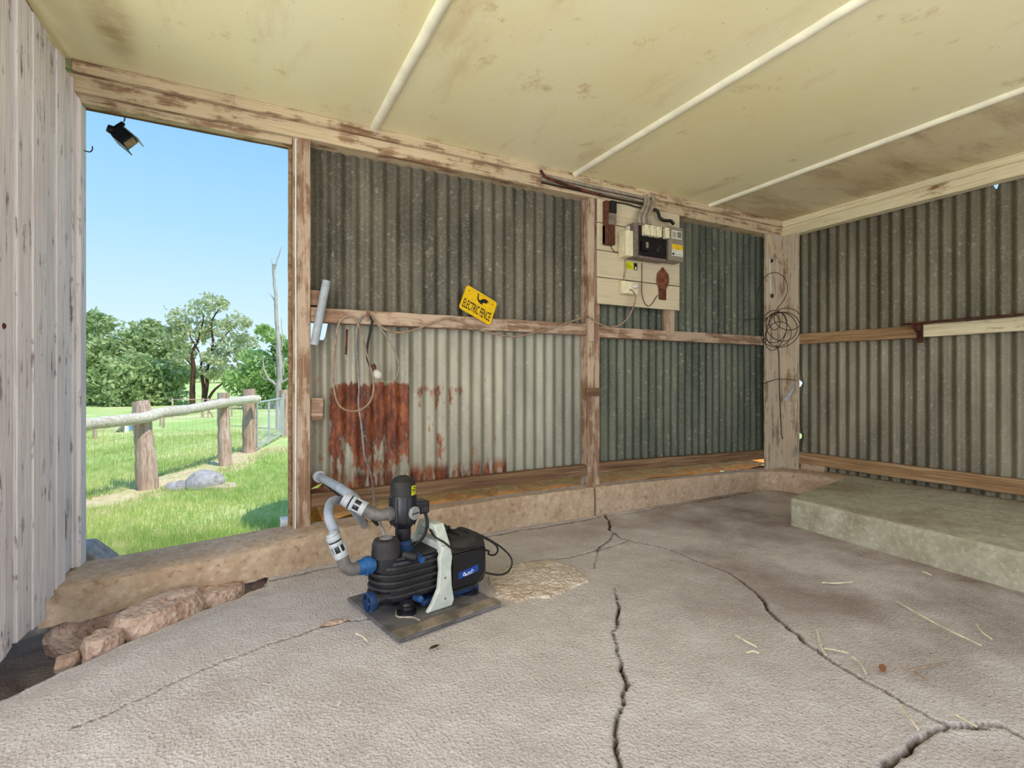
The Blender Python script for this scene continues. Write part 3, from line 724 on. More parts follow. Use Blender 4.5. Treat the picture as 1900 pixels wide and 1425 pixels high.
rp_ = smoothpath(rail, 6); MB().tube(rp_, [.076*random.uniform(.92, 1.1) for _ in rp_], 11).build('rail', 'rail_log', fence, smooth=50)
A_, B_ = gp(-330, 3.9), gp(463, 10.56)
for i in range(6):
    z = .10+.16*i; pts = smoothpath([A_+Vector((0, 0, z)), A_.lerp(B_, .35)+Vector((0, 0, z-.03)), A_.lerp(B_, .7)+Vector((0, 0, z+.02)), B_+Vector((0, 0, z))], 5)
    MB().tube(pts, .0014, 4).build('fence_wire', 'conduit_grey', fence)
mbw = MB()
for i in range(42):
    q = A_.lerp(B_, (i+.5)/42); mbw.tube([q+Vector((0, 0, .08)), q+Vector((random.uniform(-.03, .03), 0, .9))], .0011, 4)
mbw.build('mesh_wires', 'conduit_grey', fence, kind='stuff')
# chain mesh gate between the last two posts
G0, G1 = gp(477, 10.75), gp(521, 13.2); gd = (G1-G0)
gate = thing('mesh_gate', G0, 'galvanised pipe gate with wire mesh between the two far fence posts', 'gate')
ztop = 1.02
def gpt(f, z): p = G0+gd*f; return Vector((p.x, p.y, G0.z+(G1.z-G0.z)*f+z))
for nm, a, b in (('gate_rail', (0, ztop), (1, ztop)), ('gate_rail', (0, .1), (1, .1)), ('gate_stile', (0, .1), (0, ztop)), ('gate_stile', (.45, .1), (.45, ztop)), ('gate_stile', (1, .1), (1, ztop))):
    MB().tube([gpt(*a), gpt(*b)], .022, 8).build(nm, 'galv_pipe', gate, smooth=50)
mbw = MB()
for i in range(26):
    for s_ in (1, -1):
        f0 = i/25; f1 = f0+s_*.37
        z0, z1 = .1, ztop
        if f1 > 1: z1 = z0+(z1-z0)*(1-f0)/(f1-f0); f1 = 1
        if f1 < 0: z1 = z0+(z1-z0)*(f0)/(f0-f1); f1 = 0
        if abs(f1-f0) > .02: mbw.tube([gpt(f0, z0), gpt(f1, z1)], .0016, 3, False)
mbw.build('wire_mesh', 'galv_pipe', gate, kind='stuff')
gq = MB().tube([gpt(1.1, .0), gpt(1.1, ztop+.1)], .03, 8)
tag(gq.build('gate_post', 'galv_pipe', smooth=50), 'slim galvanised steel post beside the mesh gate hinge', 'post')
tag(MB().tube([gpt(1.12, ztop), gpt(2.4, ztop)], .022, 8).build('boundary_pipe', 'galv_pipe', smooth=50), 'galvanised top pipe running right from the far gate post', 'pipe')
# small things in the paddock
for k_, (u_, v0_, v1_, t_) in enumerate(((176, 775, 815, 13), (304, 775, 800, 16), (298, 776, 799, 16.6))):
    b_ = gp(u_, t_); tp = ad(u_, v0_, t_)
    tag(MB().tube([b_+Vector((0, 0, -.1)), tp], .045 if k_ == 0 else .03, 8).build('garden_stake', 'post_bark'), ['short timber stake standing at the left edge of the paddock', 'thin timber stake right of the near fence post', 'thinner paired stake just left of another stake'][k_], 'stake')
ps = thing('paddock_fence', gp(375, 20), 'thin timber and wire paddock fence under the pale gum tree', 'fence')
PF = [gp(320, 20), gp(376, 20), gp(386, 20), gp(430, 20.5), gp(452, 20.5)]
for i, q in enumerate(PF): MB().tube([q+Vector((0, 0, -.1)), q+Vector((0, 0, .75))], .05 if i == 1 else .03, 7).build('post', 'post_bark', ps)
for z in (.35, .7): MB().tube([q+Vector((0, 0, z)) for q in PF], .018, 5).build('fence_rail', 'post_bark', ps)
MB().tube([PF[1]+Vector((0, 0, .65)), gp(396, 20)], .03, 6).build('brace', 'post_bark', ps)
q = gp(227, 14.6); sl_ = thing('slide', q, 'small white plastic slide on the grass under the dark tree', 'slide')
MB().board(q+RT*-.25+Vector((0, 0, .0)), q+RT*.15+Vector((0, 0, .38)), FW*.3, (0, 0, .03)).build('chute', 'white_paint', sl_)
MB().box(q.x+.05, q.x+.12, q.y, q.y+.25, q.z-.05, q.z+.34).build('leg', 'white_paint', sl_)
q = gp(243, 15.2); MBt = MB().lathe([(.02, 0), (.18, .0), (.20, .18), (.19, .36), (.205, .36), (.205, .39), (.16, .39), (.15, .30), (.02, .30)], q, n=14)
tag(MBt.build('blue_tub', 'tarp_blue', smooth=40), 'pale blue tub on the grass beside the white slide', 'tub')
# grey mound on a tan slab by the fence
q = az(384, 905, -.62); mbs = MB(); pts = [(-.40, -.16), (.30, -.20), (.48, -.08), (.32, .16), (-.2, .18), (-.45, 0)]
mbs.prism(pts, (q.x, q.y, ground(q)-.05), RT, FW, (0, 0, .10)); tag(mbs.build('flat_slab', 'tan_slab', bevel=.02), 'flat tan slab lying in the grass under the grey boulder', 'slab')
mbs = MB(); fractal_lump(mbs, (q.x-.03, q.y+.03, ground(q)+.05), .27, .22, .20, 9, .06, 22, 10); tag(mbs.build('boulder', 'grey_stone', smooth=70), 'smooth grey boulder resting on the tan slab', 'boulder')
q = az(333, 908, -.62); mbs = MB(); fractal_lump(mbs, (q.x, q.y, ground(q)+.02), .20, .16, .10, 11, .10, 16, 8); tag(mbs.build('stone', 'grey_stone', smooth=70), 'small flat grey stone left of the grey boulder', 'stone')
# concrete block and white block just outside the sill
a = ay(176, 1012, 3.12); mbs = MB(); mbs.prism([(-.30, -.75), (.10, -.75), (.075, -.10), (-.02, .0), (-.30, .0)], (a.x, 3.05, a.z), (1, 0, 0), (0, 0, 1), (0, .22, 0))
tag(mbs.build('concrete_block', 'grey_stone', bevel=.012), 'sloped grey concrete block outside at the foot of the plank door', 'block')
a = ay(532, 962, 3.02); tag(MB().board((a.x-.03, 3.0, -.6), (a.x-.03, 3.0, a.z), (.06, 0, 0), (0, .07, 0)).build('sill_stub', 'white_paint', bevel=.004), 'white painted stub at the foot of the door post', 'stub')
# unseen round tank behind the wall, added to cast the grass shadow
wt = thing('shadow_tank', (1.72, 5.05, -.6), 'unseen round tank added behind the wall to cast the grass shadow', 'tank')
MB().lathe([(.95, -.05), (.95, 2.15), (.98, 2.16), (.98, 2.2), (.6, 2.34), (.05, 2.40)], (1.72, 5.05, -.6), n=40).build('tank_shell', 'tank_green', wt, smooth=40)
MB().lathe([(.25, 2.34), (.25, 2.46), (.02, 2.48)], (1.72, 5.05, -.6), n=20).build('tank_lid', 'tank_green', wt, smooth=40)

# ------------------------------------------------------------------ trees
def leaves(clumps, per, size, seed, elong=1.0):
    r = np.random.default_rng(seed); out = []
    for c, rx, ry, rz in clumps:
        n = int(per*rx*rz*.9+60)
        d = r.normal(size=(n, 3)); d /= np.linalg.norm(d, axis=1)[:, None]
        rad = (.45+.55*r.random(n)**.6)[:, None]
        lob = 1+.22*np.sin(d[:, :1]*5+seed)*np.sin(d[:, 1:2]*6+seed*2)+.15*np.sin(d[:, 2:3]*9+d[:, :1]*7)
        p = np.array(c)[None]+d*rad*lob*np.array([rx, ry, rz])[None]
        a = r.normal(size=(n, 3)); a /= np.linalg.norm(a, axis=1)[:, None]; b = np.cross(a, r.normal(size=(n, 3))); b /= np.linalg.norm(b, axis=1)[:, None]
        s_ = size*(.6+.8*r.random(n))[:, None]
        out.append(np.stack([p-a*s_*elong, p-b*s_*.5, p+a*s_*elong, p+b*s_*.5], 1))
    return np.concatenate(out)
def tree(name, label, t0, clumps, trunks, leafmat, barkmat, per, size, seed, base_u, group=None):
    root = thing(name, gp(base_u, t0), label, 'tree', group)
    cl = []
    for u_, v_, r_, dt in clumps:
        c = ad(u_, v_, t0+dt); rr = r_*t0/FPX; cl.append((c, rr*1.12, rr*1.12, rr*.8))
    V = leaves(cl, per, size, seed) - np.array(root.location)[None, None]
    o = rawmesh('foliage', V, 4, leafmat, root, 'stuff')
    for pts, r0, r1 in trunks:
        P = [ad(u_, v_, t0+dt) for u_, v_, dt in pts]; P[0].z = min(P[0].z, ground(P[0])+.0) if pts[0][1] > 745 else P[0].z
        Q = smoothpath(P, 5); n = len(Q)
        MB().tube(Q, [r0+(r1-r0)*i/(n-1) for i in range(n)], 8).build('trunk' if pts[0][1] > 745 else 'branch', barkmat, root, smooth=60)
    return root
def fill(cl, n, seed, f=.55):
    r = random.Random(seed); out = list(cl)
    for _ in range(n):
        u_, v_, r_, dt = r.choice(cl); a = r.uniform(0, 6.28)
        out.append((u_+math.cos(a)*r_*.8, v_+math.sin(a)*r_*.55, r_*f*r.uniform(.6, 1.1), dt+r.uniform(-1.2, 1.2)))
    return out
DK = [(55, 650, 55, 0), (0, 640, 50, 0), (-60, 665, 50, 0), (-130, 655, 50, 0), (110, 640, 60, 0), (180, 600, 30, 0), (165, 660, 45, -1), (225, 655, 50, 0), (285, 645, 46, 1), (255, 700, 55, -1.5), (190, 715, 50, -1), (315, 690, 36, 0), (300, 735, 36, -1), (235, 745, 34, -2), (150, 745, 34, 0), (330, 650, 24, 1), (270, 615, 28, 1)]
tree('spreading_tree', 'broad dark green spreading tree at the left of the doorway view', 32, fill(DK, 28, 1, .5), [([(215, 775, 0), (218, 735, 0), (200, 690, 0)], .3, .12), ([(218, 740, 0), (250, 700, 0), (280, 660, 0)], .2, .06), ([(170, 770, 0), (165, 740, 0), (150, 700, 0)], .14, .05)], 'leaf_deep', 'bark_dark', 520, .17, 3, 215)
EU = [(335, 588, 24, 0), (375, 572, 22, 0), (395, 562, 22, 0), (440, 598, 22, 0), (355, 625, 26, 0), (400, 610, 26, .5), (430, 640, 28, 0), (460, 635, 20, 0), (325, 630, 16, 0), (400, 660, 22, 0), (425, 690, 24, .5), (455, 665, 20, 0), (345, 660, 18, 0), (385, 690, 14, 0), (330, 610, 18, 0)]
tree('gum_tree', 'tall pale gum tree with open crown and dark bare trunks', 30, fill(EU, 26, 2, .5), [([(357, 770, 0), (357, 720, 0), (359, 680, 0), (357, 655, 0), (372, 620, 0), (378, 585, 0)], .17, .03), ([(375, 768, 0), (378, 725, 0), (373, 690, 0), (372, 660, 0), (350, 620, 0)], .12, .03), ([(376, 760, 0), (384, 715, 0), (384, 690, 0), (395, 640, 0), (392, 600, 0), (405, 575, 0)], .12, .03), ([(378, 757, 0), (395, 727, 0), (412, 712, 0), (425, 700, 0)], .10, .03), ([(394, 650, 0), (415, 625, 0), (440, 600, 0)], .06, .02), ([(357, 680, 0), (345, 665, 0), (330, 640, 0)], .05, .02), ([(395, 640, 0), (410, 660, 0), (440, 645, 0)], .05, .02)], 'leaf_pale', 'bark_dark', 330, .13, 5, 365)
RT_ = [(450, 705, 30, 0), (485, 700, 32, 0), (520, 700, 34, 0), (475, 665, 26, 0), (500, 622, 16, 0), (520, 635, 18, 0), (535, 660, 26, 0), (560, 690, 40, 0), (470, 735, 30, 0), (510, 735, 30, 0), (488, 612, 12, 0), (545, 735, 30, 0), (610, 700, 40, 0), (665, 690, 42, 0)]
tree('bushy_tree', 'bushy mid green tree behind the dead trunk', 27, fill(RT_, 16, 3, .5), [([(500, 770, 0), (502, 720, 0), (510, 660, 0), (505, 625, 0)], .18, .05), ([(502, 720, 0), (480, 680, 0)], .08, .03)], 'leaf_mid', 'bark_dark', 420, .14, 7, 500)
BGs = [(u_, 692+random.uniform(-5, 5), random.uniform(11, 18), random.uniform(-3, 3)) for u_ in range(-200, 800, 20)]
tree('far_scrub', 'low line of distant pale scrub on the hillside behind the trees', 75, BGs, [], 'leaf_pale', 'bark_dark', 40, .35, 9, 350)
# dead tree
T0 = 15.5; dt_ = thing('dead_tree', gp(517, T0), 'bare silver dead tree rising beside the mesh gate', 'tree')
for pts, r0, r1 in (([(518, 800), (517, 760), (517, 720), (520, 690), (518, 660), (516, 630), (513, 600), (512, 560), (509, 520), (508, 490)], .10, .035), ([(509, 525), (506, 500), (504, 480)], .03, .008), ([(509, 500), (514, 485), (520, 465), (524, 458)], .025, .005), ([(511, 560), (503, 548), (497, 540)], .025, .006), ([(514, 620), (511, 590), (509, 565)], .03, .01), ([(519, 720), (505, 708), (497, 700), (490, 685), (487, 660)], .05, .01), ([(519, 712), (530, 705), (545, 692)], .045, .02), ([(518, 690), (527, 675), (535, 664), (545, 660)], .035, .01), ([(516, 655), (523, 645), (524, 625), (522, 590)], .03, .008), ([(518, 705), (511, 690), (510, 670)], .025, .006), ([(500, 703), (492, 704), (484, 698)], .02, .005), ([(516, 690), (513, 650), (510, 635)], .035, .01), ([(521, 700), (526, 690), (523, 670), (526, 655)], .03, .008)):
    P = [ad(a, b, T0) for a, b in pts]
    if pts[0][1] > 790: P[0].z = ground(P[0])-.1
    Q = smoothpath(P, 4); n = len(Q); MB().tube([q+Vector((random.uniform(-.012, .012), random.uniform(-.012, .012), 0)) for q in Q], [r0+(r1-r0)*i/(n-1) for i in range(n)], 7).build('trunk' if pts[0][1] > 790 else 'branch', 'dead_wood', dt_, smooth=60)

# =================================================================== THINGS IN THE SHED
# ------------------------------------------------------------------ pump on its mat
PO = Vector((.663, 2.004, .0)); PR = math.atan2(.205, .979)
mat_t = thing('pump_mat', PO, 'worn dark square mat on the floor under the black pump', 'mat', rot=PR)
PM0 = PM[mat_t.name]
def L(x, y, z): return PM0 @ Vector((x, y, z))
def lb(x0, x1, y0, y1, z0, z1): return MB().box(x0, x1, y0, y1, z0, z1)
lb(-.225, .225, -.222, .222, .006, .020).build('mat_sheet', 'rubber_mat', mat_t, world=False, bevel=.003)
lb(-.222, .226, -.226, -.165, .020, .026).build('edge_batten', 'mat_wood', mat_t, world=False, bevel=.002)
MB().tube(smoothpath([(-.13, -.02, .022), (-.15, -.07, .022), (-.11, -.11, .022), (-.10, -.15, .022)], 5), .004, 6).build('glue_bead', 'conduit_grey', mat_t, world=False)
pump = thing('water_pump', L(0, 0, .020), 'black and grey electric water pump with upright pressure controller', 'pump', rot=PR)
ZP = .020
def pb(mb, name, mat, parent=pump, **k):
    mb.v = [v-Vector((0, 0, ZP)) for v in mb.v]
    return mb.build(name, mat, parent, world=False, **k)
# wet end: stadium-shaped stack of cooling fins
def stadium(x0, x1, r, n=9):
    return [(x1, -r), (x1, r)] + [(x0+r-r*math.sin(math.pi*i/n)*1.0, r*math.cos(math.pi*i/n)) for i in range(n+1)]
wet = pb(MB().prism(stadium(-.215, .03, .082), (0, 0, .075), (1, 0, 0), (0, 1, 0), (0, 0, .155)), 'wet_end', 'black_plastic', bevel=.012)
for i in range(5):
    pb(MB().prism(stadium(-.232+.002*i, .03, .094-.002*abs(i-2)), (0, 0, .095+i*.026), (1, 0, 0), (0, 1, 0), (0, 0, .013)), 'fin', 'dusty_black', wet, bevel=.005)
pb(MB().prism(stadium(-.205, .03, .075), (0, 0, .228), (1, 0, 0), (0, 1, 0), (0, 0, .012)), 'wet_end_lid', 'dusty_black', bevel=.006)
# drain cap
pb(MB().lathe([(.026, 0), (.028, .06), (.034, .062), (.034, .08), (.030, .085)], (-.17, -.045, .100), (-1, -.1, 0), 20), 'drain_port', 'black_plastic', smooth=40)
dc = pb(MB().lathe([(.033, 0), (.036, .004), (.036, .026), (.030, .028), (.028, .010), (.002, .010)], (-.238, -.052, .100), (-1, -.1, 0), 20), 'drain_cap', 'blue_dark', smooth=40)
pb(MB().box(-.262, -.246, -.057, -.049, .074, .126), 'cap_cross', 'blue_dark', dc); pb(MB().box(-.262, -.246, -.078, -.028, .096, .104), 'cap_cross', 'blue_dark', dc)
# filter housing
FX, FY = -.172, -.02
pb(MB().lathe([(.050, .0), (.052, .035), (.052, .05)], (FX, FY, .195), n=28), 'filter_bowl', 'black_plastic', smooth=40)
fc = pb(MB().lathe([(.054, .0), (.055, .012), (.053, .03), (.053, .045), (.046, .062), (.030, .068), (.002, .068)], (FX, FY, .243), n=28), 'filter_cap', 'dusty_black', smooth=40)
for i in range(12):
    a = i*math.pi/6; pb(MB().tube([(FX+.049*math.cos(a), FY+.049*math.sin(a), .285), (FX+.038*math.cos(a), FY+.038*math.sin(a), .308)], .0035, 5), 'grip_rib', 'dusty_black', fc)
pb(MB().lathe([(.026, 0), (.026, .003), (.002, .004)], (FX, FY, .310), n=18), 'cap_disc', 'cable_grey', fc, smooth=40)
# inlet union and elbow
IN = Vector((FX-.05, FY, .222))
pb(MB().lathe([(.026, 0), (.026, .012), (.034, .014), (.034, .036), (.028, .038), (.026, .062), (.024, .062)], IN, (-1, 0, 0), 14), 'inlet_union', 'blue_plastic', smooth=35)
E1 = smoothpath([IN+Vector((-.055, 0, 0)), IN+Vector((-.085, 0, .0)), IN+Vector((-.108, .0, .018)), IN+Vector((-.118, .0, .045)), IN+Vector((-.124, .003, .062))], 5)
pb(MB().tube(E1, .023, 14), 'inlet_elbow', 'fitting_grey', smooth=60)
# riser and pressure controller
RX, RY = -.085, .01
pb(MB().lathe([(.036, .232), (.042, .236), (.042, .250), (.033, .254), (.033, .262), (.036, .264), (.036, .276), (.030, .280), (.030, .335)], (RX, RY, 0), n=22), 'riser_nut', 'blue_dark', smooth=35)
pb(MB().lathe([(.029, .278), (.031, .282), (.031, .335)], (RX, RY, 0), n=22), 'riser_pipe', 'black_plastic', smooth=40)
ct = pb(MB().lathe([(.030, .328), (.050, .348), (.054, .362), (.054, .452), (.050, .458)], (RX, RY, 0), n=28), 'controller_body', 'black_plastic', smooth=40)
for a in range(0, 360, 45):
    c_, s_ = math.cos(math.radians(a-100)), math.sin(math.radians(a-100))
    pb(MB().prism([(.048, .338), (.0575, .362), (.0575, .452), (.048, .452)], (RX, RY, 0), (c_, s_, 0), (0, 0, 1), (-s_*.006, c_*.006, 0)), 'body_rib', 'black_plastic', ct)
cp_ = pb(MB().lathe([(.049, .450), (.050, .455), (.049, .505), (.046, .513), (.043, .515), (.034, .525), (.016, .532), (.002, .533)], (RX, RY, 0), n=28), 'controller_cap', 'dusty_black', smooth=35)
# lime label on the cap (curved patch), small printed block below it
def patch(a0, a1, z0, z1, r, mat, nm, par):
    n = 6; vs = []
    for i in range(n+1):
        a = math.radians(a0+(a1-a0)*i/n)
        for z in (z0, z1): vs.append((RX+r*math.cos(a), RY+r*math.sin(a), z))
    return pb(MB().add(vs, [(2*i, 2*i+2, 2*i+3, 2*i+1) for i in range(n)]), nm, mat, par)
lbl = patch(-78, -44, .460, .497, .0506, 'label_lime', 'label', cp_)
for (a0, a1, z0, z1) in ((-72, -66, .488, .491), (-63, -52, .486, .492), (-73, -66, .478, .484), (-64, -58, .473, .482), (-56, -51, .475, .482), (-72, -68, .470, .476), (-66, -56, .463, .465)):
    patch(a0, a1, z0, z1, .0509, 'ink_black', 'print_mark', lbl)
KN = Vector((RX+.018, RY-.054, .392)); kd = Vector((.35, -.94, 0)).normalized()
kn = pb(MB().lathe([(.024, -.02), (.024, .0), (.026, .001), (.026, .008), (.024, .010), (.002, .010)], KN, kd, 22), 'gauge_cap', 'knob_grey', smooth=40)
kx = Vector((-kd.y, kd.x, 0)); kx = -kx
pb(MB().tube([KN+kd*.0105-kx*.020, KN+kd*.0105+kx*.020], .0022, 5), 'slot', 'cable_black', kn)
pb(MB().box(RX+.045, RX+.105, RY-.03, RY+.035, .372, .425), 'terminal_box', 'black_plastic', bevel=.008)
pb(MB().box(RX+.06, RX+.098, RY-.034, RY-.02, .380, .402), 'gland', 'dusty_black', bevel=.004)
# outlet elbow towards the left
OU = Vector((RX-.05, RY, .392))
pb(MB().lathe([(.027, 0), (.029, .004), (.029, .022), (.024, .024)], OU+Vector((.006, 0, 0)), (-1, 0, 0), 18), 'outlet_collar', 'fitting_grey', smooth=40)
E2 = smoothpath([OU, OU+Vector((-.035, 0, .0)), OU+Vector((-.062, .008, .004)), OU+Vector((-.085, .022, .018)), OU+Vector((-.10, .034, .028))], 5)
pb(MB().tube(E2, .023, 14), 'outlet_elbow', 'fitting_grey', smooth=60)
# small blue plugs
for (p, d) in (((-.075, -.080, .238), (.10, -.9, -.22)), ((-.085, -.085, .082), (.10, -.9, .1))):
    q = pb(MB().lathe([(.013, 0), (.013, .035), (.002, .036)], p, d, 14), 'drain_plug', 'blue_dark', smooth=40)
    pb(MB().lathe([(.011, 0), (.011, .004), (.002, .005)], Vector(p)+Vector(d).normalized()*.036, d, 14), 'plug_face', 'blue_plastic', q, smooth=40)
pb(MB().lathe([(.014, 0), (.014, .05), (.010, .055), (.002, .055)], (-.12, -.06, .245), (.5, -.6, -.1), 12), 'vent_stub', 'dusty_black', smooth=40)
# motor shroud
def rounded_yz(hy, z0, z1, r, n=5):
    pts = []
    for cy, cz, a0 in ((hy-r, z1-r, 0), (-hy+r, z1-r, 90), (-hy+r, z0+r, 180), (hy-r, z0+r, 270)):
        for i in range(n+1): a = math.radians(a0+90*i/n); pts.append((cy+r*math.cos(a), cz+r*math.sin(a)))
    return pts
mot = pb(MB().prism(rounded_yz(.100, .05, .262, .055, 7), (.06, 0, 0), (0, 1, 0), (0, 0, 1), (.185, 0, 0)), 'motor_shroud', 'dusty_black', bevel=.016, bseg=3)
pn = pb(MB().prism([(.072, .072), (.185, .072), (.228, .110), (.228, .205), (.222, .213), (.078, .213), (.072, .205)], (0, -.1075, 0), (1, 0, 0), (0, 0, 1), (0, .012, 0)), 'side_panel', 'panel_black', mot, bevel=.004)
fr = [(.068, .066), (.187, .066), (.234, .108), (.234, .207), (.225, .219), (.076, .219), (.066, .207)]
pb(MB().tube([(x, -.1025, z) for x, z in fr+fr[:1]], .004, 6), 'panel_rim', 'dusty_black', mot, smooth=60)
lg = pb(MB().prism([(.098, .112), (.196, .122), (.196, .150), (.098, .138)], (0, -.1085, 0), (1, 0, 0), (0, 0, 1), (0, .001, 0)), 'logo_plate', 'logo_blue', mot)
sq = [(.127, .131), (.122, .126), (.121, .120), (.127, .118), (.133, .122), (.131, .129), (.127, .130), (.130, .122), (.137, .119), (.142, .124)]
pb(MB().tube(smoothpath([(x, -.1090, z+.002) for x, z in sq], 3), .0013, 5), 'logo_script', 'print_white', lg)
for sq in ([(.146, .122), (.147, .130)], [(.150, .122), (.154, .129), (.157, .124)], [(.160, .124), (.165, .137)], [(.166, .126), (.170, .131), (.174, .127)]):
    pb(MB().tube([(x, -.1090, z+.002) for x, z in sq], .0012, 5), 'logo_script', 'print_white', lg)
pb(MB().tube([(.128, -.1092, .1185), (.150, -.1092, .1205), (.168, -.1092, .1225)], .0008, 4), 'logo_underline', 'print_white', lg)
for i in range(3): pb(MB().box(.095+i*.05, .12+i*.05, -.05, .05, .258, .268), 'cooling_rib', 'dusty_black', mot, bevel=.003)
pb(MB().lathe([(.02, 0), (.04, .004), (.066, .02), (.07, .03)], (.262, 0, .155), (-1, 0, 0), 24), 'fan_cover', 'dusty_black', smooth=60)
# grey bracket: feet, two flared side legs and the carrying handle
def leg_side(s):
    prof = [(-.062, .022), (.050, .022), (.060, .045), (.050, .10), (.046, .17), (.052, .215), (.040, .262), (.006, .262), (-.008, .215), (-.004, .17), (-.012, .10), (-.040, .05)]
    return MB().prism(prof, (.010, s*.100, 0), (1, 0, 0), (0, 0, 1), (0, s*.022, 0))
br = pb(leg_side(-1), 'bracket_side', 'grey_plastic', bevel=.005); pb(leg_side(1), 'bracket_side', 'grey_plastic', bevel=.005)
hp = [(-.122, .225), (-.105, .262), (-.060, .335), (.060, .335), (.105, .262), (.122, .225), (.085, .225), (.080, .262), (.045, .308), (-.045, .308), (-.080, .262), (-.085, .225)]
pb(MB().prism(hp, (.014, 0, 0), (0, 1, 0), (0, 0, 1), (.048, 0, 0)), 'handle', 'grey_plastic', bevel=.007)
for s in (-1, 1): pb(MB().prism([(-.10, .228), (.10, .228), (.10, .262), (.06, .268), (-.06, .268), (-.10, .262)], (.02, 0, 0), (0, 1, 0), (0, 0, 1), (.034, 0, 0)), 'bracket_bridge', 'grey_plastic') if s < 0 else None
for z in (.06, .14): pb(MB().lathe([(.004, 0), (.004, .002), (.001, .003)], (.026, -.122, z), (0, -1, 0), 10), 'screw', 'meter_grey', br)
pb(MB().box(-.05, .22, -.085, .085, .034, .058), 'base_tray', 'blue_dark', bevel=.008)
for x, y in ((-.105, -.06), (-.105, .06), (.19, -.06), (.19, .06)):
    pb(MB().lathe([(.036, 0), (.036, .010), (.026, .014), (.030, .022), (.024, .028), (.030, .036), (.024, .044), (.028, .06)], (x, y, .020), n=16), 'foot', 'black_plastic', smooth=40)
# plug and power cord
pb(MB().lathe([(.020, 0), (.022, .006), (.022, .028), (.014, .032), (.012, .055), (.006, .058)], (.085, .02, .285), (1, .1, -.1), 16), 'plug', 'black_plastic', smooth=40)
cord = smoothpath([(.15, .02, .272), (.21, .0, .255), (.28, -.03, .225), (.33, -.05, .19), (.345, -.05, .16), (.325, -.05, .145), (.285, -.06, .16), (.255, -.10, .19), (.18, -.118, .222), (.10, -.13, .238), (.055, -.135, .250), (.02, -.125, .280), (-.005, -.10, .300), (.01, -.04, .31), (.05, .03, .29)], 6)
pb(MB().tube(cord, .0042, 7), 'power_cord', 'cable_black', smooth=60)
cord = smoothpath([(.24, .03, .245), (.30, .0, .22), (.37, -.05, .165), (.40, -.08, .115), (.375, -.09, .075), (.325, -.09, .070), (.27, -.07, .085), (.24, -.04, .10)], 6)
pb(MB().tube(cord, .0042, 7), 'power_cord', 'cable_black', smooth=60)
for k_, off in enumerate((0, .007)):
    cord = smoothpath([(RX+.085+off, RY-.02, .375), (RX+.088+off, RY-.03, .340), (RX+.075+off, RY-.035, .295), (RX+.045+off, RY-.03, .262), (RX+.02, RY-.02+off, .245)], 6)
    pb(MB().tube(cord, .004, 7), 'controller_cable', 'cable_black', smooth=60)
# ------------------------------------------------------------------ hoses
def hose(name, label, pts, r, mat, coup, cat='hose'):
    root = thing(name, pts[0], label, cat)
    MB().tube(smoothpath(pts, 10), r, 14).build('hose_tube', mat, root, smooth=60)
    if coup:
        a, d = coup
        for h0, h1, rr, m_ in ((-.006, .016, 1.38, 'coupling_grey'), (.016, .040, 1.15, 'black_plastic'), (.040, .054, 1.42, 'coupling_grey'), (.054, .060, 1.2, 'black_plastic'), (.060, .078, 1.36, 'coupling_grey'), (.078, .088, 1.2, 'coupling_grey')):
            MB().lathe([(r*rr*.93, h0), (r*rr, h0+.003), (r*rr, h1-.003), (r*rr*.93, h1)], a, d, 18).build('coupling_ring', m_, root, smooth=35)
        for i in range(6):
            d_ = Vector(d).normalized(); e = d_.orthogonal().normalized(); g = d_.cross(e); an_ = i*math.pi/3
            o_ = (e*math.cos(an_)+g*math.sin(an_))*r*1.22
            MB().tube([Vector(a)+d_*.014+o_, Vector(a)+d_*.044+o_], .0035, 5).build('coupling_bar', 'coupling_grey', root)
    return root
e2 = L(*E2[-1]); W1P = ay(592, 884, 2.80)
dirh = (W1P-e2).normalized()
a0 = ay(592, 884, 2.80)
hz = hose('discharge_hose', 'straight grey hose running from the controller up to the rusty wall', [e2+(L(*E2[-1])-L(*E2[-3])).normalized()*.07, ad(660, 928, 2.03), ad(630, 905, 2.22), a0], .0205, 'hose_grey', (e2-(L(*E2[-1])-L(*E2[-3])).normalized()*.004, (L(*E2[-1])-L(*E2[-3])).normalized()))
MB().lathe([(.024, -.02), (.030, -.018), (.030, .014), (.026, .02)], a0, dirh, 20).build('end_collar', 'coupling_grey', hz, smooth=35)
e1 = L(*E1[-1]); d1 = (L(*E1[-1])-L(*E1[-3])).normalized()
hose('suction_hose', 'curved grey hose looping from the pump inlet over the kerb', [e1+d1*.07, ad(622, 990, 1.93), ad(611, 962, 1.98), ad(611, 940, 2.05), ad(620, 929, 2.12), ad(640, 931, 2.24), ad(655, 945, 2.36), ad(668, 962, 2.46), ad(676, 975, 2.62)], .0185, 'hose_grey', (e1-d1*.004, d1))
for k_, (pts, lab) in enumerate(((((600, 888, 2.55), (640, 912, 2.5), (668, 932, 2.5), (690, 960, 2.55), (700, 972, 2.62)), 'black poly pipe sagging behind the straight grey hose'), (((598, 892, 2.62), (632, 918, 2.58), (655, 940, 2.58), (672, 962, 2.62), (678, 968, 2.66)), 'lower black poly pipe disappearing behind the kerb'))):
    MB_ = MB().tube(smoothpath([ad(*p) for p in pts], 8), .012, 10); tag(MB_.build('poly_pipe', 'cable_black', smooth=60), lab, 'pipe')
# fresh leaf poking through the gap
a = ay(588, 902, 2.80); mbs = MB().add([a+Vector((-.03, 0, -.012)), a+Vector((.0, -.004, .006)), a+Vector((.035, 0, .018)), a+Vector((.005, .002, -.010))], [(0, 3, 2, 1)]); tag(mbs.build('green_leaf', 'leaf_fresh'), 'small fresh green leaf poking in beside the hose end', 'leaf')

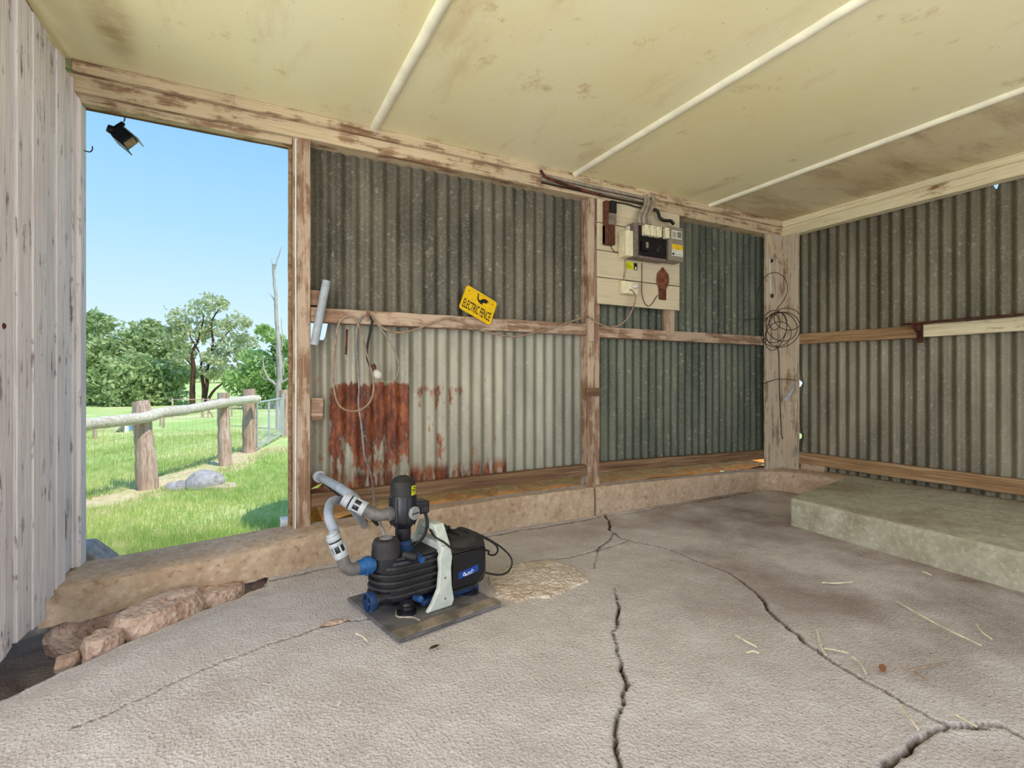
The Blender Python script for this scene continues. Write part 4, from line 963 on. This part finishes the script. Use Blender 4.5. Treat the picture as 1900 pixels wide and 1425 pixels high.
# ------------------------------------------------------------------ meter board and its fittings
mbd = thing('meter_board', (2.56, 2.83, 1.43), 'cream painted timber plank board carrying the electrical gear', 'board')
zb = [1.428, 1.612, 1.797, 1.985, 2.15]
for i in range(4):
    bx('plank', 'meter_plank', mbd, (2.165, 2.815, zb[i]+.0025), (2.93, 2.815, zb[i]+.0025), (0, 0, zb[i+1]-zb[i]-.005), (0, .016, 0), .001)
YF = 2.813
def rect(u0, v0, u1, v1, y): a, b = ay(u0, v0, y), ay(u1, v1, y); return a.x, b.x, min(a.z, b.z), max(a.z, b.z)
def wallbox(name, mat, parent, x0, x1, z0, z1, d, y1=YF, bevel=.004, label=None): return MB().box(x0, x1, y1-d, y1, z0, z1).build(name, mat, parent, bevel=bevel, label=label)
mt = thing('meter_box', (2.56, YF, 1.75), 'dark electrical box with a row of cream fuses on the cream board', 'fuse box')
x0, x1, z0, z1 = 2.412, 2.712, 1.755, 2.00
wallbox('case', 'meter_grey', mt, x0, x1, z0, z1, .085, bevel=.01)
wallbox('black_panel', 'meter_black', mt, x0+.035, x1-.008, z0+.018, z1-.02, .091)
for i in range(3):
    fz = wallbox('fuse', 'cream_plastic', mt, x0+.062+i*.054, x0+.110+i*.054, z1-.09, z1-.018, .125, bevel=.006)
    MB().lathe([(.004, 0), (.004, .002)], (x0+.09+i*.054, YF-.125, z1-.035), (0, -1, 0), 8).build('screw', 'ink_black', fz)
fz = wallbox('fuse', 'cream_plastic', mt, x0+.255, x0+.292, z1-.088, z1-.012, .125, bevel=.006)
MB().lathe([(.004, 0), (.004, .002)], (x0+.28, YF-.125, z1-.03), (0, -1, 0), 8).build('screw', 'ink_black', fz)
sw = wallbox('switch', 'meter_black', mt, x0+.055, x0+.115, z0+.05, z0+.12, .105, bevel=.003)
wallbox('switch_lever', 'box_grey', sw, x0+.085, x0+.105, z0+.07, z0+.11, .112, bevel=.002)
MB().lathe([(.032, 0), (.032, .004), (.028, .006), (.002, .006)], (x0+.225, YF-.091, z0+.08), (0, -1, 0), 22).build('dial', 'panel_black', mt, smooth=40)
gb = thing('relay_box', (2.79, YF, 1.75), 'tall grey metal box with white and yellow stickers right of fuse box', 'box')
cs = wallbox('case', 'box_grey', gb, 2.722, 2.862, 1.765, 2.012, .10, bevel=.006)
lw = MB().box(2.742, 2.842, YF-.1015, YF-.099, 1.925, 1.985).build('white_label', 'label_white', gb)
MB().box(2.800, 2.838, YF-.1022, YF-.101, 1.935, 1.978).build('print_block', 'tank_green', lw)
for i in range(4): MB().box(2.748, 2.79-.006*(i % 2), YF-.1022, YF-.101, 1.935+i*.011, 1.940+i*.011).build('print_line', 'meter_grey', lw)
MB().box(2.745, 2.855, YF-.1015, YF-.099, 1.848, 1.886).build('yellow_label', 'label_yellow', gb)
lw = MB().box(2.745, 2.855, YF-.1015, YF-.099, 1.802, 1.848).build('white_label', 'label_white', gb)
MB().box(2.750, 2.768, YF-.1022, YF-.101, 1.808, 1.822).build('print_mark', 'ink_black', lw); MB().box(2.775, 2.84, YF-.1022, YF-.101, 1.812, 1.815).build('print_line', 'meter_grey', lw)
jb = thing('junction_box', (2.37, YF, 1.74), 'cream plastic junction box left of the fuse box', 'junction box')
wallbox('base', 'cream_plastic', jb, 2.345, 2.408, 1.765, 1.93, .05, bevel=.004); wallbox('cover', 'cream_plastic', jb, 2.340, 2.404, 1.760, 1.935, .085, YF-.0, .006)
MB().box(2.4035, 2.4055, YF-.05, YF-.03, 1.835, 1.843).build('screw', 'ink_black', jb)
wallbox('gland', 'label_white', jb, 2.40, 2.425, 1.935, 1.985, .04, bevel=.008)
# old slotted fuse carrier
fh = thing('fuse_carrier', (2.24, YF, 1.9), 'old brown slotted fuse carrier at the left of the cream board', 'fuse carrier')
a = rect(1118, 378, 1139, 417, YF-.03)
wallbox('back_plate', 'bakelite', fh, 2.205, 2.262, 1.93, 2.13, .035); wallbox('dark_cap', 'ink_black', fh, 2.235, 2.285, 2.045, 2.13, .055, bevel=.006)
wallbox('timber_wedge', 'mat_wood', fh, 2.225, 2.285, 1.965, 2.045, .05)
for i in range(4): wallbox('slat', 'bakelite', fh, 2.203+i*.020, 2.218+i*.020, 1.832, 1.965, .045, bevel=.002)
wallbox('slat_back', 'leather', fh, 2.203, 2.278, 1.834, 1.963, .03)
# socket, stickers, leather pouch
sk = thing('power_socket', (2.4, YF, 1.5), 'cream power outlet low on the plank board with a plug in it', 'socket')
wallbox('socket_block', 'cream_plastic', sk, 2.352, 2.470, 1.512, 1.598, .035, bevel=.005); wallbox('socket_plate', 'cream_plastic', sk, 2.358, 2.478, 1.508, 1.594, .05, bevel=.006)
pg = MB().lathe([(.019, 0), (.019, .02), (.012, .03), (.006, .04)], (2.435, YF-.05, 1.562), (.2, -1, -.1), 16).build('plug', 'label_white', sk, smooth=40)
st_ = thing('warning_sticker', (2.44, YF, 1.69), 'small yellow sticker with black symbol under the fuse box', 'sticker')
MB().box(2.392, 2.478, YF-.002, YF, 1.690, 1.742).build('yellow_field', 'label_lime', st_)
bkx = MB().box(2.482, 2.512, YF-.002, YF, 1.690, 1.740).build('black_field', 'ink_black', st_); MB().box(2.489, 2.504, YF-.003, YF-.0015, 1.694, 1.712).build('white_mark', 'label_white', bkx)
for i in range(3): MB().box(2.400, 2.468-.01*i, YF-.0028, YF-.0015, 1.702+i*.011, 1.705+i*.011).build('print_line', 'bakelite', st_)
pc = thing('leather_tag', (2.75, YF, 1.5), 'brown pointed leather tag hanging on the plank board', 'tag')
MB().prism([(-.062, .0), (-.055, .055), (0, .105), (.058, .055), (.062, .0), (.035, -.055), (-.042, -.055)], (2.752, YF-.002, 1.632), (1, 0, 0), (0, 0, 1), (0, -.006, 0)).build('flap', 'leather', pc, bevel=.002)
MB().prism([(-.040, -.055), (.035, -.055), (.035, -.135), (-.036, -.135)], (2.752, YF-.001, 1.632), (1, 0, 0), (0, 0, 1), (0, -.005, 0)).build('pocket', 'bakelite', pc, bevel=.002)
MB().lathe([(.006, 0), (.006, .006)], (2.752, YF-.004, 1.728), (0, -1, 0), 8).build('nail', 'rust_iron', pc)
# wires on the board
def wire(name, label, pts, r, mat, cat='cable', n=6, group=None, sm=6):
    o = MB().tube(smoothpath(pts, sm), r, n).build(name, mat, smooth=70); tag(o, label, cat, group); return o
def W(*uv, y=YF-.006): return [ay(u_, v_, y) for u_, v_ in uv]
wire('hanging_wire', 'thin wire dropping from the fuse box and looping to the leather tag', W((1191, 488), (1191, 520), (1191, 543), (1195, 560), (1203, 568), (1211, 562), (1217, 552), (1221, 548)), .0028, 'bakelite')
wire('socket_cable', 'grey cable clipped between fuse box and power outlet', W((1160, 480), (1160, 500), (1158, 515), (1159, 530)), .005, 'conduit_grey')
wire('feed_wire', 'short brown wire curling into the junction box', W((1133, 452), (1135, 460), (1140, 467), (1146, 468)), .003, 'bakelite')
# conduits and cables along the top plate
YT = 2.80
for k_, (o_, y_, r_, lab) in enumerate(((0, 2.808, .010, 'upper grey conduit along the top plate'), (-.024, 2.812, .009, 'lower grey conduit along the top plate'), (-.045, 2.815, .006, 'dark cable under the conduits along the top plate'))):
    a = ay(1005, 318, y_); b = ay(1196, 365, y_); z = 2.215+o_
    wire('conduit', lab, [(a.x, y_, z+.004), ((a.x+b.x)/2, y_, z), (b.x-.04, y_, z), (b.x, y_, z)], r_, 'conduit_grey' if k_ < 2 else 'wire_dark', 'conduit')
for k_, (ut, ub, lab) in enumerate(((1197, 1189, 'left curved conduit dropping into the fuse box'), (1202, 1197, 'middle curved conduit dropping into the fuse box'), (1212, 1206, 'right curved conduit dropping into the fuse box'))):
    wire('drop_conduit', lab, [ay(ut-2, 362, 2.80), ay(ut+1, 374, 2.79), ay((ut+ub)/2-1, 390, 2.775), ay(ub-3, 402, 2.765), ay(ub-2, 417, 2.76)], .012, 'conduit_grey', 'conduit', 10)
wire('black_lead', 'thick black lead arching from the top plate to the grey box', [ay(1211, 388, 2.79), ay(1220, 392, 2.78), ay(1224, 404, 2.77), ay(1232, 409, 2.76), ay(1244, 410, 2.76), ay(1250, 416, 2.76)], .012, 'cable_black', 'cable', 8)
wire('black_link', 'thin black lead across the top of the cream board', [ay(1130, 374, 2.80), ay(1160, 378, 2.80), ay(1180, 384, 2.80), ay(1190, 386, 2.79)], .005, 'cable_black', 'cable', 6)
wire('plate_cable', 'brown cable bundle drooping from the top plate', [ay(1003, 316, 2.80), ay(1012, 328, 2.79), ay(1030, 336, 2.80), ay(1080, 352, 2.805), ay(1120, 364, 2.81)], .009, 'rust_iron', 'cable', 8)

# ------------------------------------------------------------------ sign, pipe, hooks and hanging cords on the girt
c4 = [ay(851, 571, 2.835), ay(868, 530, 2.875), ay(925, 566, 2.875), ay(908, 604, 2.835)]
ux = (c4[3]-c4[0]); sw_ = ux.length; ux.normalize(); uy = (c4[1]-c4[0]); uy = (uy-ux*uy.dot(ux)); sh_ = uy.length; uy.normalize(); un = ux.cross(uy)
if un.y > 0: un = -un
sg = thing('electric_fence_sign', c4[0], 'tilted yellow ELECTRIC FENCE warning sign leaning on the wall girt', 'sign')
org = c4[0]
def sp_(a, b, h): return org+ux*a*sw_+uy*b*sh_+un*h
rp2 = [(.04, 0), (.96, 0), (1, .06), (1, .94), (.96, 1), (.04, 1), (0, .94), (0, .06)]
MB().prism([(a*sw_, b*sh_) for a, b in rp2], org, ux, uy, un*.004).build('plate', 'sign_yellow', sg, bevel=.001)
MB().tube([sp_(a, b, .004) for a, b in rp2+rp2[:1]], .0025, 5).build('raised_rim', 'sign_yellow', sg)
tv, tf = textmesh('ELECTRIC FENCE', 1.0)
mx = max(v.x for v in tv); mn = min(v.x for v in tv); my = max(v.y for v in tv); ny = min(v.y for v in tv)
MB().add([sp_(.06+.88*(v.x-mn)/(mx-mn), .11+.36*(v.y-ny)/(my-ny), .0052) for v in tv], tf).build('lettering', 'ink_black', sg)
bird = [(.36, .86), (.41, .86), (.43, .78), (.45, .66), (.50, .62), (.55, .72), (.63, .80), (.78, .80), (.72, .76), (.79, .74), (.72, .70), (.75, .66), (.66, .62), (.60, .58), (.62, .50), (.55, .50), (.47, .54), (.41, .64), (.40, .76), (.385, .82)]
MB().add([sp_(a*.98, .13+b*.92, .0052) for a, b in bird], [tuple(range(len(bird)))]).build('bird_symbol', 'ink_black', sg)
for a, b in ((.10, .82), (.88, .82)): MB().lathe([(.004, 0), (.004, .001)], sp_(a, b, .0045), un, 10).build('nail_hole', 'rust_iron', sg)
pt_, pbm = ay(606, 521, 2.82), ay(583, 640, 2.84)
pp = thing('pvc_pipe', pbm, 'grey plastic pipe leaning upright by the door post', 'pipe')
MB().tube([pbm, pt_], .021, 18, cap=False).build('pipe_wall', 'pvc_grey', pp, smooth=60); MB().tube([pbm, pt_], .017, 18, cap=False).build('pipe_bore', 'pipe_inside', pp, smooth=60)
d_ = (pt_-pbm).normalized(); MB().lathe([(.017, 0), (.021, .0005), (.021, .001), (.017, .001)], pt_, d_, 18, cap=False).build('pipe_rim', 'pvc_grey', pp)
YG = 2.838
def G(*uv, y=YG): return [ay(u_, v_, y) for u_, v_ in uv]
hk = thing('wall_peg', ay(683, 585, 2.84), 'stubby timber peg on the girt holding looped cords', 'peg')
MB().tube([ay(681, 592, 2.852), ay(684, 578, 2.79)], [.014, .010], 9).build('peg', 'timber_x', hk)
wire('tan_loop', 'long tan cord loop hanging from the girt against rusty iron', G((648, 586), (634, 592), (626, 610), (621, 650), (618, 690), (621, 730), (632, 755), (655, 763), (678, 755), (691, 735), (693, 705), (686, 675), (676, 640), (668, 610), (660, 592), (648, 586), y=2.835), .0055, 'cable_tan', 'cord', 7)
wire('pump_cable', 'grey cable dropping from the peg down to the pump', G((683, 586), (672, 588), (664, 602), (661, 630), (664, 680), (666, 720), (665, 750), (670, 785), (673, 815), (677, 850), (688, 880))[:] + [ad(693, 915, 2.45), ad(695, 938, 2.2), ad(700, 958, 2.1), ad(708, 978, 2.02), ad(716, 1000, 1.98)], .0055, 'cable_grey', 'cable', 7)
wire('dark_lead', 'dark short lead curving down from the peg', G((681, 586), (690, 592), (688, 612), (682, 640), (682, 665), (690, 686), (694, 690)), .0065, 'cable_black', 'cable', 7)
wire('thin_loop', 'thin grey cord loop right of the peg', G((690, 588), (705, 608), (722, 632), (735, 660), (740, 682), (734, 702), (720, 709), (704, 705), (697, 694)), .004, 'conduit_grey', 'cord', 6)
bu = thing('bulb_socket', ay(697, 692, 2.83), 'small white round fitting on the end of the dark lead', 'fitting')
MB().lathe([(.006, -.03), (.014, -.02), (.022, -.005), (.024, .01), (.018, .024), (.006, .03)], ay(700, 694, 2.83), (.4, -.3, -.8), 14).build('cap_shell', 'label_white', bu, smooth=60)
MB().lathe([(.012, -.03), (.014, -.02), (.013, .0)], ay(695, 685, 2.83), (.4, -.1, -.9), 12).build('cap_collar', 'bakelite', bu, smooth=60)
bl = thing('hanging_bolt', ay(643, 640, 2.84), 'thin rusty bolt hanging below the girt inside the tan cord', 'bolt')
MB().tube(G((644, 611), (643, 640), (642, 660)), .006, 7).build('shank', 'rust_iron', bl); MB().tube(G((642, 660), (642, 677)), .0035, 6).build('tip', 'conduit_grey', bl)
MB().lathe([(.009, 0), (.009, .008)], ay(642, 661, YG), (0, 0, 1), 6).build('nut', 'conduit_grey', bl)
wire('extension_lead', 'brown extension lead draped along the girt to the power outlet', G((688, 584), (700, 600), (720, 613), (745, 617), (775, 610), (805, 598), (830, 591), (855, 596), (880, 608), (920, 620), (960, 624), (1010, 612), (1050, 600), (1085, 588), y=2.832) + G((1095, 590), (1110, 600), (1130, 607), (1150, 603), (1166, 588), (1177, 565), (1179, 550), (1174, 540), (1168, 537), y=2.76), .0058, 'cable_tan', 'cable', 7)
# wire coil on the corner post
wc = thing('wire_coil', ay(1440, 600, 2.77), 'tangled coil of dark fencing wire hung on the corner post', 'wire coil')
for k_, (cu_, cv_, ru, rv, rot) in enumerate(((1436, 606, 24, 30, .1), (1450, 606, 30, 26, .5), (1448, 612, 38, 32, -.4), (1437, 598, 10, 14, 0), (1440, 615, 18, 36, .3), (1462, 592, 26, 20, .2), (1445, 620, 22, 24, .9))):
    pts = []
    for i in range(18):
        a = 2*math.pi*i/18; x, y = ru*math.cos(a), rv*math.sin(a); pts.append(ay(cu_+x*math.cos(rot)-y*math.sin(rot), cv_+x*math.sin(rot)+y*math.cos(rot), 2.53+.02*math.sin(a*2+k_)+.008*k_))
    MB().tube(smoothpath(pts+pts[:1], 3), .003, 5).build('wire_loop', 'wire_dark', wc)
MB().tube(smoothpath(W((1408, 590), (1404, 560), (1410, 530), (1424, 510), (1442, 506), (1457, 518), (1461, 540), (1452, 560), (1440, 575), (1430, 590), y=2.74), 5), .003, 5).build('wire_loop', 'wire_dark', wc)
MB().tube(smoothpath(W((1382, 594), (1400, 592), (1425, 590), y=2.78), 5), .003, 5).build('wire_tail', 'wire_dark', wc)
wire('post_wire', 'rusty wire stapled down the face of the corner post', W((1440, 640), (1445, 655), (1446, 700), (1447, 740), (1450, 800), (1452, 815), y=2.808), .0035, 'wire_dark', 'wire')
wire('tie_wire', 'thin wire tied across the corner post', [ay(1414, 713, 2.80), ay(1440, 704, 2.78), ay(1460, 704, 2.72), ax(1478, 706, 4.14)], .003, 'wire_dark', 'wire')
hb = thing('hinge_strap', ay(1432, 510, 2.81), 'rusty pale strap hook high on the corner post', 'hook')
MB().tube(W((1428, 480), (1429, 520), (1430, 545), y=2.808), .006, 7).build('strap', 'label_white', hb); MB().lathe([(.018, 0), (.018, .008), (.008, .012)], ay(1432, 549, 2.812), (0, -1, 0), 10).build('boss', 'rust_iron', hb); MB().lathe([(.016, 0), (.016, .008), (.008, .012)], ay(1431, 484, 2.812), (0, -1, 0), 10).build('boss', 'rust_iron', hb)
# flashing scraps at the corner
for k_, (u0, v0, u1, v1, lab) in enumerate(((1452, 742, 1478, 706, 'upper bent scrap of foil flashing in the corner'), (1463, 862, 1480, 826, 'lower bent scrap of foil flashing in the corner'))):
    a, b = ay(u0, v0, 2.79), ax(u1, v1, 4.13); mbs = MB().add([a, a+Vector((.04, -.02, .03)), b+Vector((0, .02, .0)), b+Vector((-.02, 0, -.05)), a+Vector((.02, -.04, -.01))], [(0, 1, 2), (0, 2, 3), (0, 3, 4)])
    tag(mbs.build('foil_scrap', 'galv_pipe'), lab, 'scrap')
# shelf angle and bracket on the right wall
sa = thing('angle_iron_shelf', (4.1, 1.0, 1.29), 'rusty angle iron ledge above the pale rail on the right wall', 'shelf')
MB().board((4.085, YB, 1.300), (4.085, 1.90, 1.297), (.105, 0, 0), (0, 0, .008), .001).build('ledge', 'rust_iron', sa, bevel=.002); 
bk_ = MB(); bk_.prism([(0, 0), (-.10, 0), (-.085, -.03), (-.03, -.06), (-.02, -.13), (0, -.13)], (4.188, 1.80, 1.298), (1, 0, 0), (0, 0, 1), (0, .03, 0)).build('bracket', 'rust_iron', sa, bevel=.002)

# ------------------------------------------------------------------ flood lamp under the eave
y_ = 3.20; lp = thing('flood_lamp', ay(230, 203, y_), 'black outdoor spot lamp hanging under the eave outside the doorway', 'lamp')
c_ = ay(230, 206, y_); MB().box(c_.x-.075, c_.x+.075, y_-.05, y_+.06, c_.z+.015, 2.372).build('mount_block', 'plate_x', lp, bevel=.006)
MB().lathe([(.018, .016), (.024, .01), (.024, -.012), (.016, -.016)], c_, n=16).build('ball_mount', 'lamp_black', lp, smooth=50)
MB().tube(smoothpath([ay(232, 211, y_), ay(232, 218, y_), ay(230, 226, y_)], 4), .0035, 6).build('stem', 'cable_grey', lp)
MB().tube([ay(229, 228, y_), ay(222, 236, y_), ay(214, 242, y_)], [.010, .017, .018], 12).build('arm', 'lamp_black', lp, smooth=50)
MB().lathe([(.018, -.018), (.022, 0), (.018, .018)], ay(207, 241, y_), (1, .2, -.3), 14).build('knuckle', 'lamp_black', lp, smooth=50)
a, b = ay(218, 246, y_), ay(246, 269, y_-.03); d_ = (b-a).normalized(); e = d_.cross(Vector((0, 1, 0))).normalized(); g = d_.cross(e)
MB().prism([(-.034, -.03), (.034, -.03), (.034, .03), (-.034, .03)], a, e, g, d_*(b-a).length*.85).build('lamp_body', 'lamp_black', lp, bevel=.006)
MB().prism([(-.028, -.024), (.028, -.024), (.028, .024), (-.028, .024)], a+d_*(b-a).length*.852, e, g, d_*.003).build('lens', 'lens', lp)
for s_ in (-1, 1): MB().prism([(-.002, -.032), (.002, -.032), (.002, .032), (-.002, .032)], a+e*.036*s_+d_*.02, e, g, d_*((b-a).length*.95)).build('hood_plate', 'lamp_black' if s_ < 0 else 'galv_pipe', lp)

# ------------------------------------------------------------------ stones, leaves, straws on the floor
ST = [((405, 1103), .135, .085, .05, 21, 'flat reddish stone nearest the pump in the kerb gap'), ((290, 1150), .20, .10, .075, 22, 'largest reddish stone in the middle of the kerb gap'), ((187, 1197), .075, .06, .05, 23, 'small chunky stone near the foot of the plank door'), ((120, 1222), .045, .025, .02, 24, 'flat pale chip lowest in the hole by the plank door')]
for (uv, rx, ry, rz, sd_, lab) in ST:
    q = az(*uv, -.01); mbs = MB(); fractal_lump(mbs, (0, 0, 0), rx*.85, ry, rz, sd_, .09, 22, 10, .7)
    R_ = Matrix.Rotation(math.radians(38), 3, 'Z'); mbs.v = [R_ @ v + Vector((q.x, q.y+.03, -.035)) for v in mbs.v]
    tag(mbs.build('stone', 'rubble', smooth=35), lab, 'stone', 'stones in the gap beside the kerb')
q = az(620, 1157); mbs = MB(); fractal_lump(mbs, (q.x, q.y, .004), .05, .018, .009, 31, .12, 12, 6); tag(mbs.build('stone_chip', 'rubble', smooth=40), 'thin pale chip lying in the crack left of the mat', 'stone')
def leafo(uv, s_, ang, mat, lab):
    q = az(*uv); z = .012
    pts = [(-1, 0, 0), (-.4, .32, .10), (.3, .36, .12), (1, .05, .05), (.3, -.3, .02), (-.5, -.28, .0)]
    R_ = Matrix.Rotation(ang, 3, 'Z'); mbs = MB().add([R_ @ Vector((a*s_, b*s_, c*s_))+Vector((q.x, q.y, z)) for a, b, c in pts], [(0, 1, 5), (1, 2, 4, 5), (2, 3, 4)]); tag(mbs.build('dry_leaf', mat), lab, 'leaf')
leafo((1638, 1247), .030, .4, 'leaf_brown', 'reddish dry leaf on the floor in front of the platform'); leafo((806, 1207), .022, .2, 'leaf_dark', 'dark curled leaf on the floor in front of the mat')
leafo((630, 1313), .012, .9, 'label_white', 'white fleck of leaf on the floor in the left foreground')
SW = [((1663, 1121), (1740, 1166), (1820, 1204), 'longest pale straw on the floor in front of the platform'), ((1365, 1185), (1385, 1198), (1404, 1207), 'short straw right of the middle of the floor'), ((1386, 1218), (1397, 1216), (1408, 1219), 'tiny level straw just below another short straw'), ((1516, 1175), (1522, 1205), (1532, 1222), 'upright straw standing over the right hand crack'), ((1528, 1210), (1550, 1214), (1574, 1219), 'level straw crossing the right hand crack'), ((1580, 1225), (1595, 1238), (1607, 1257), 'curved straw along the right hand crack'), ((1685, 1252), (1720, 1245), (1758, 1236), 'brown twig right of the reddish dry leaf'), ((1698, 1255), (1712, 1265), (1724, 1275), 'bent straw under the brown twig'), ((1811, 1164), (1822, 1180), (1840, 1192), 'curved straw at the far right of the floor'), ((1712, 1066), (1720, 1069), (1728, 1072), 'white stick fragment near the platform foot'), ((1670, 1318), (1690, 1345), (1704, 1362), 'straw lying into the lower right crack'), ((1775, 1335), (1790, 1346), (1813, 1357), 'pale straw at the lower right edge of the floor'), ((1525, 1086), (1550, 1088), (1582, 1085), 'thin level straw in the middle distance'), ((660, 1182), (672, 1188), (682, 1196), 'white sliver of straw left of the mat')]
for a, b, c, lab in SW:
    P = [az(*a), az(*b), az(*c)]
    for p in P: p.z = .012
    P[1].z = .014
    wire('straw', lab, P, .0030 if 'twig' not in lab else .003, 'straw' if 'twig' not in lab else 'cable_tan', 'straw', 5, 'dry straws on the floor', 4)
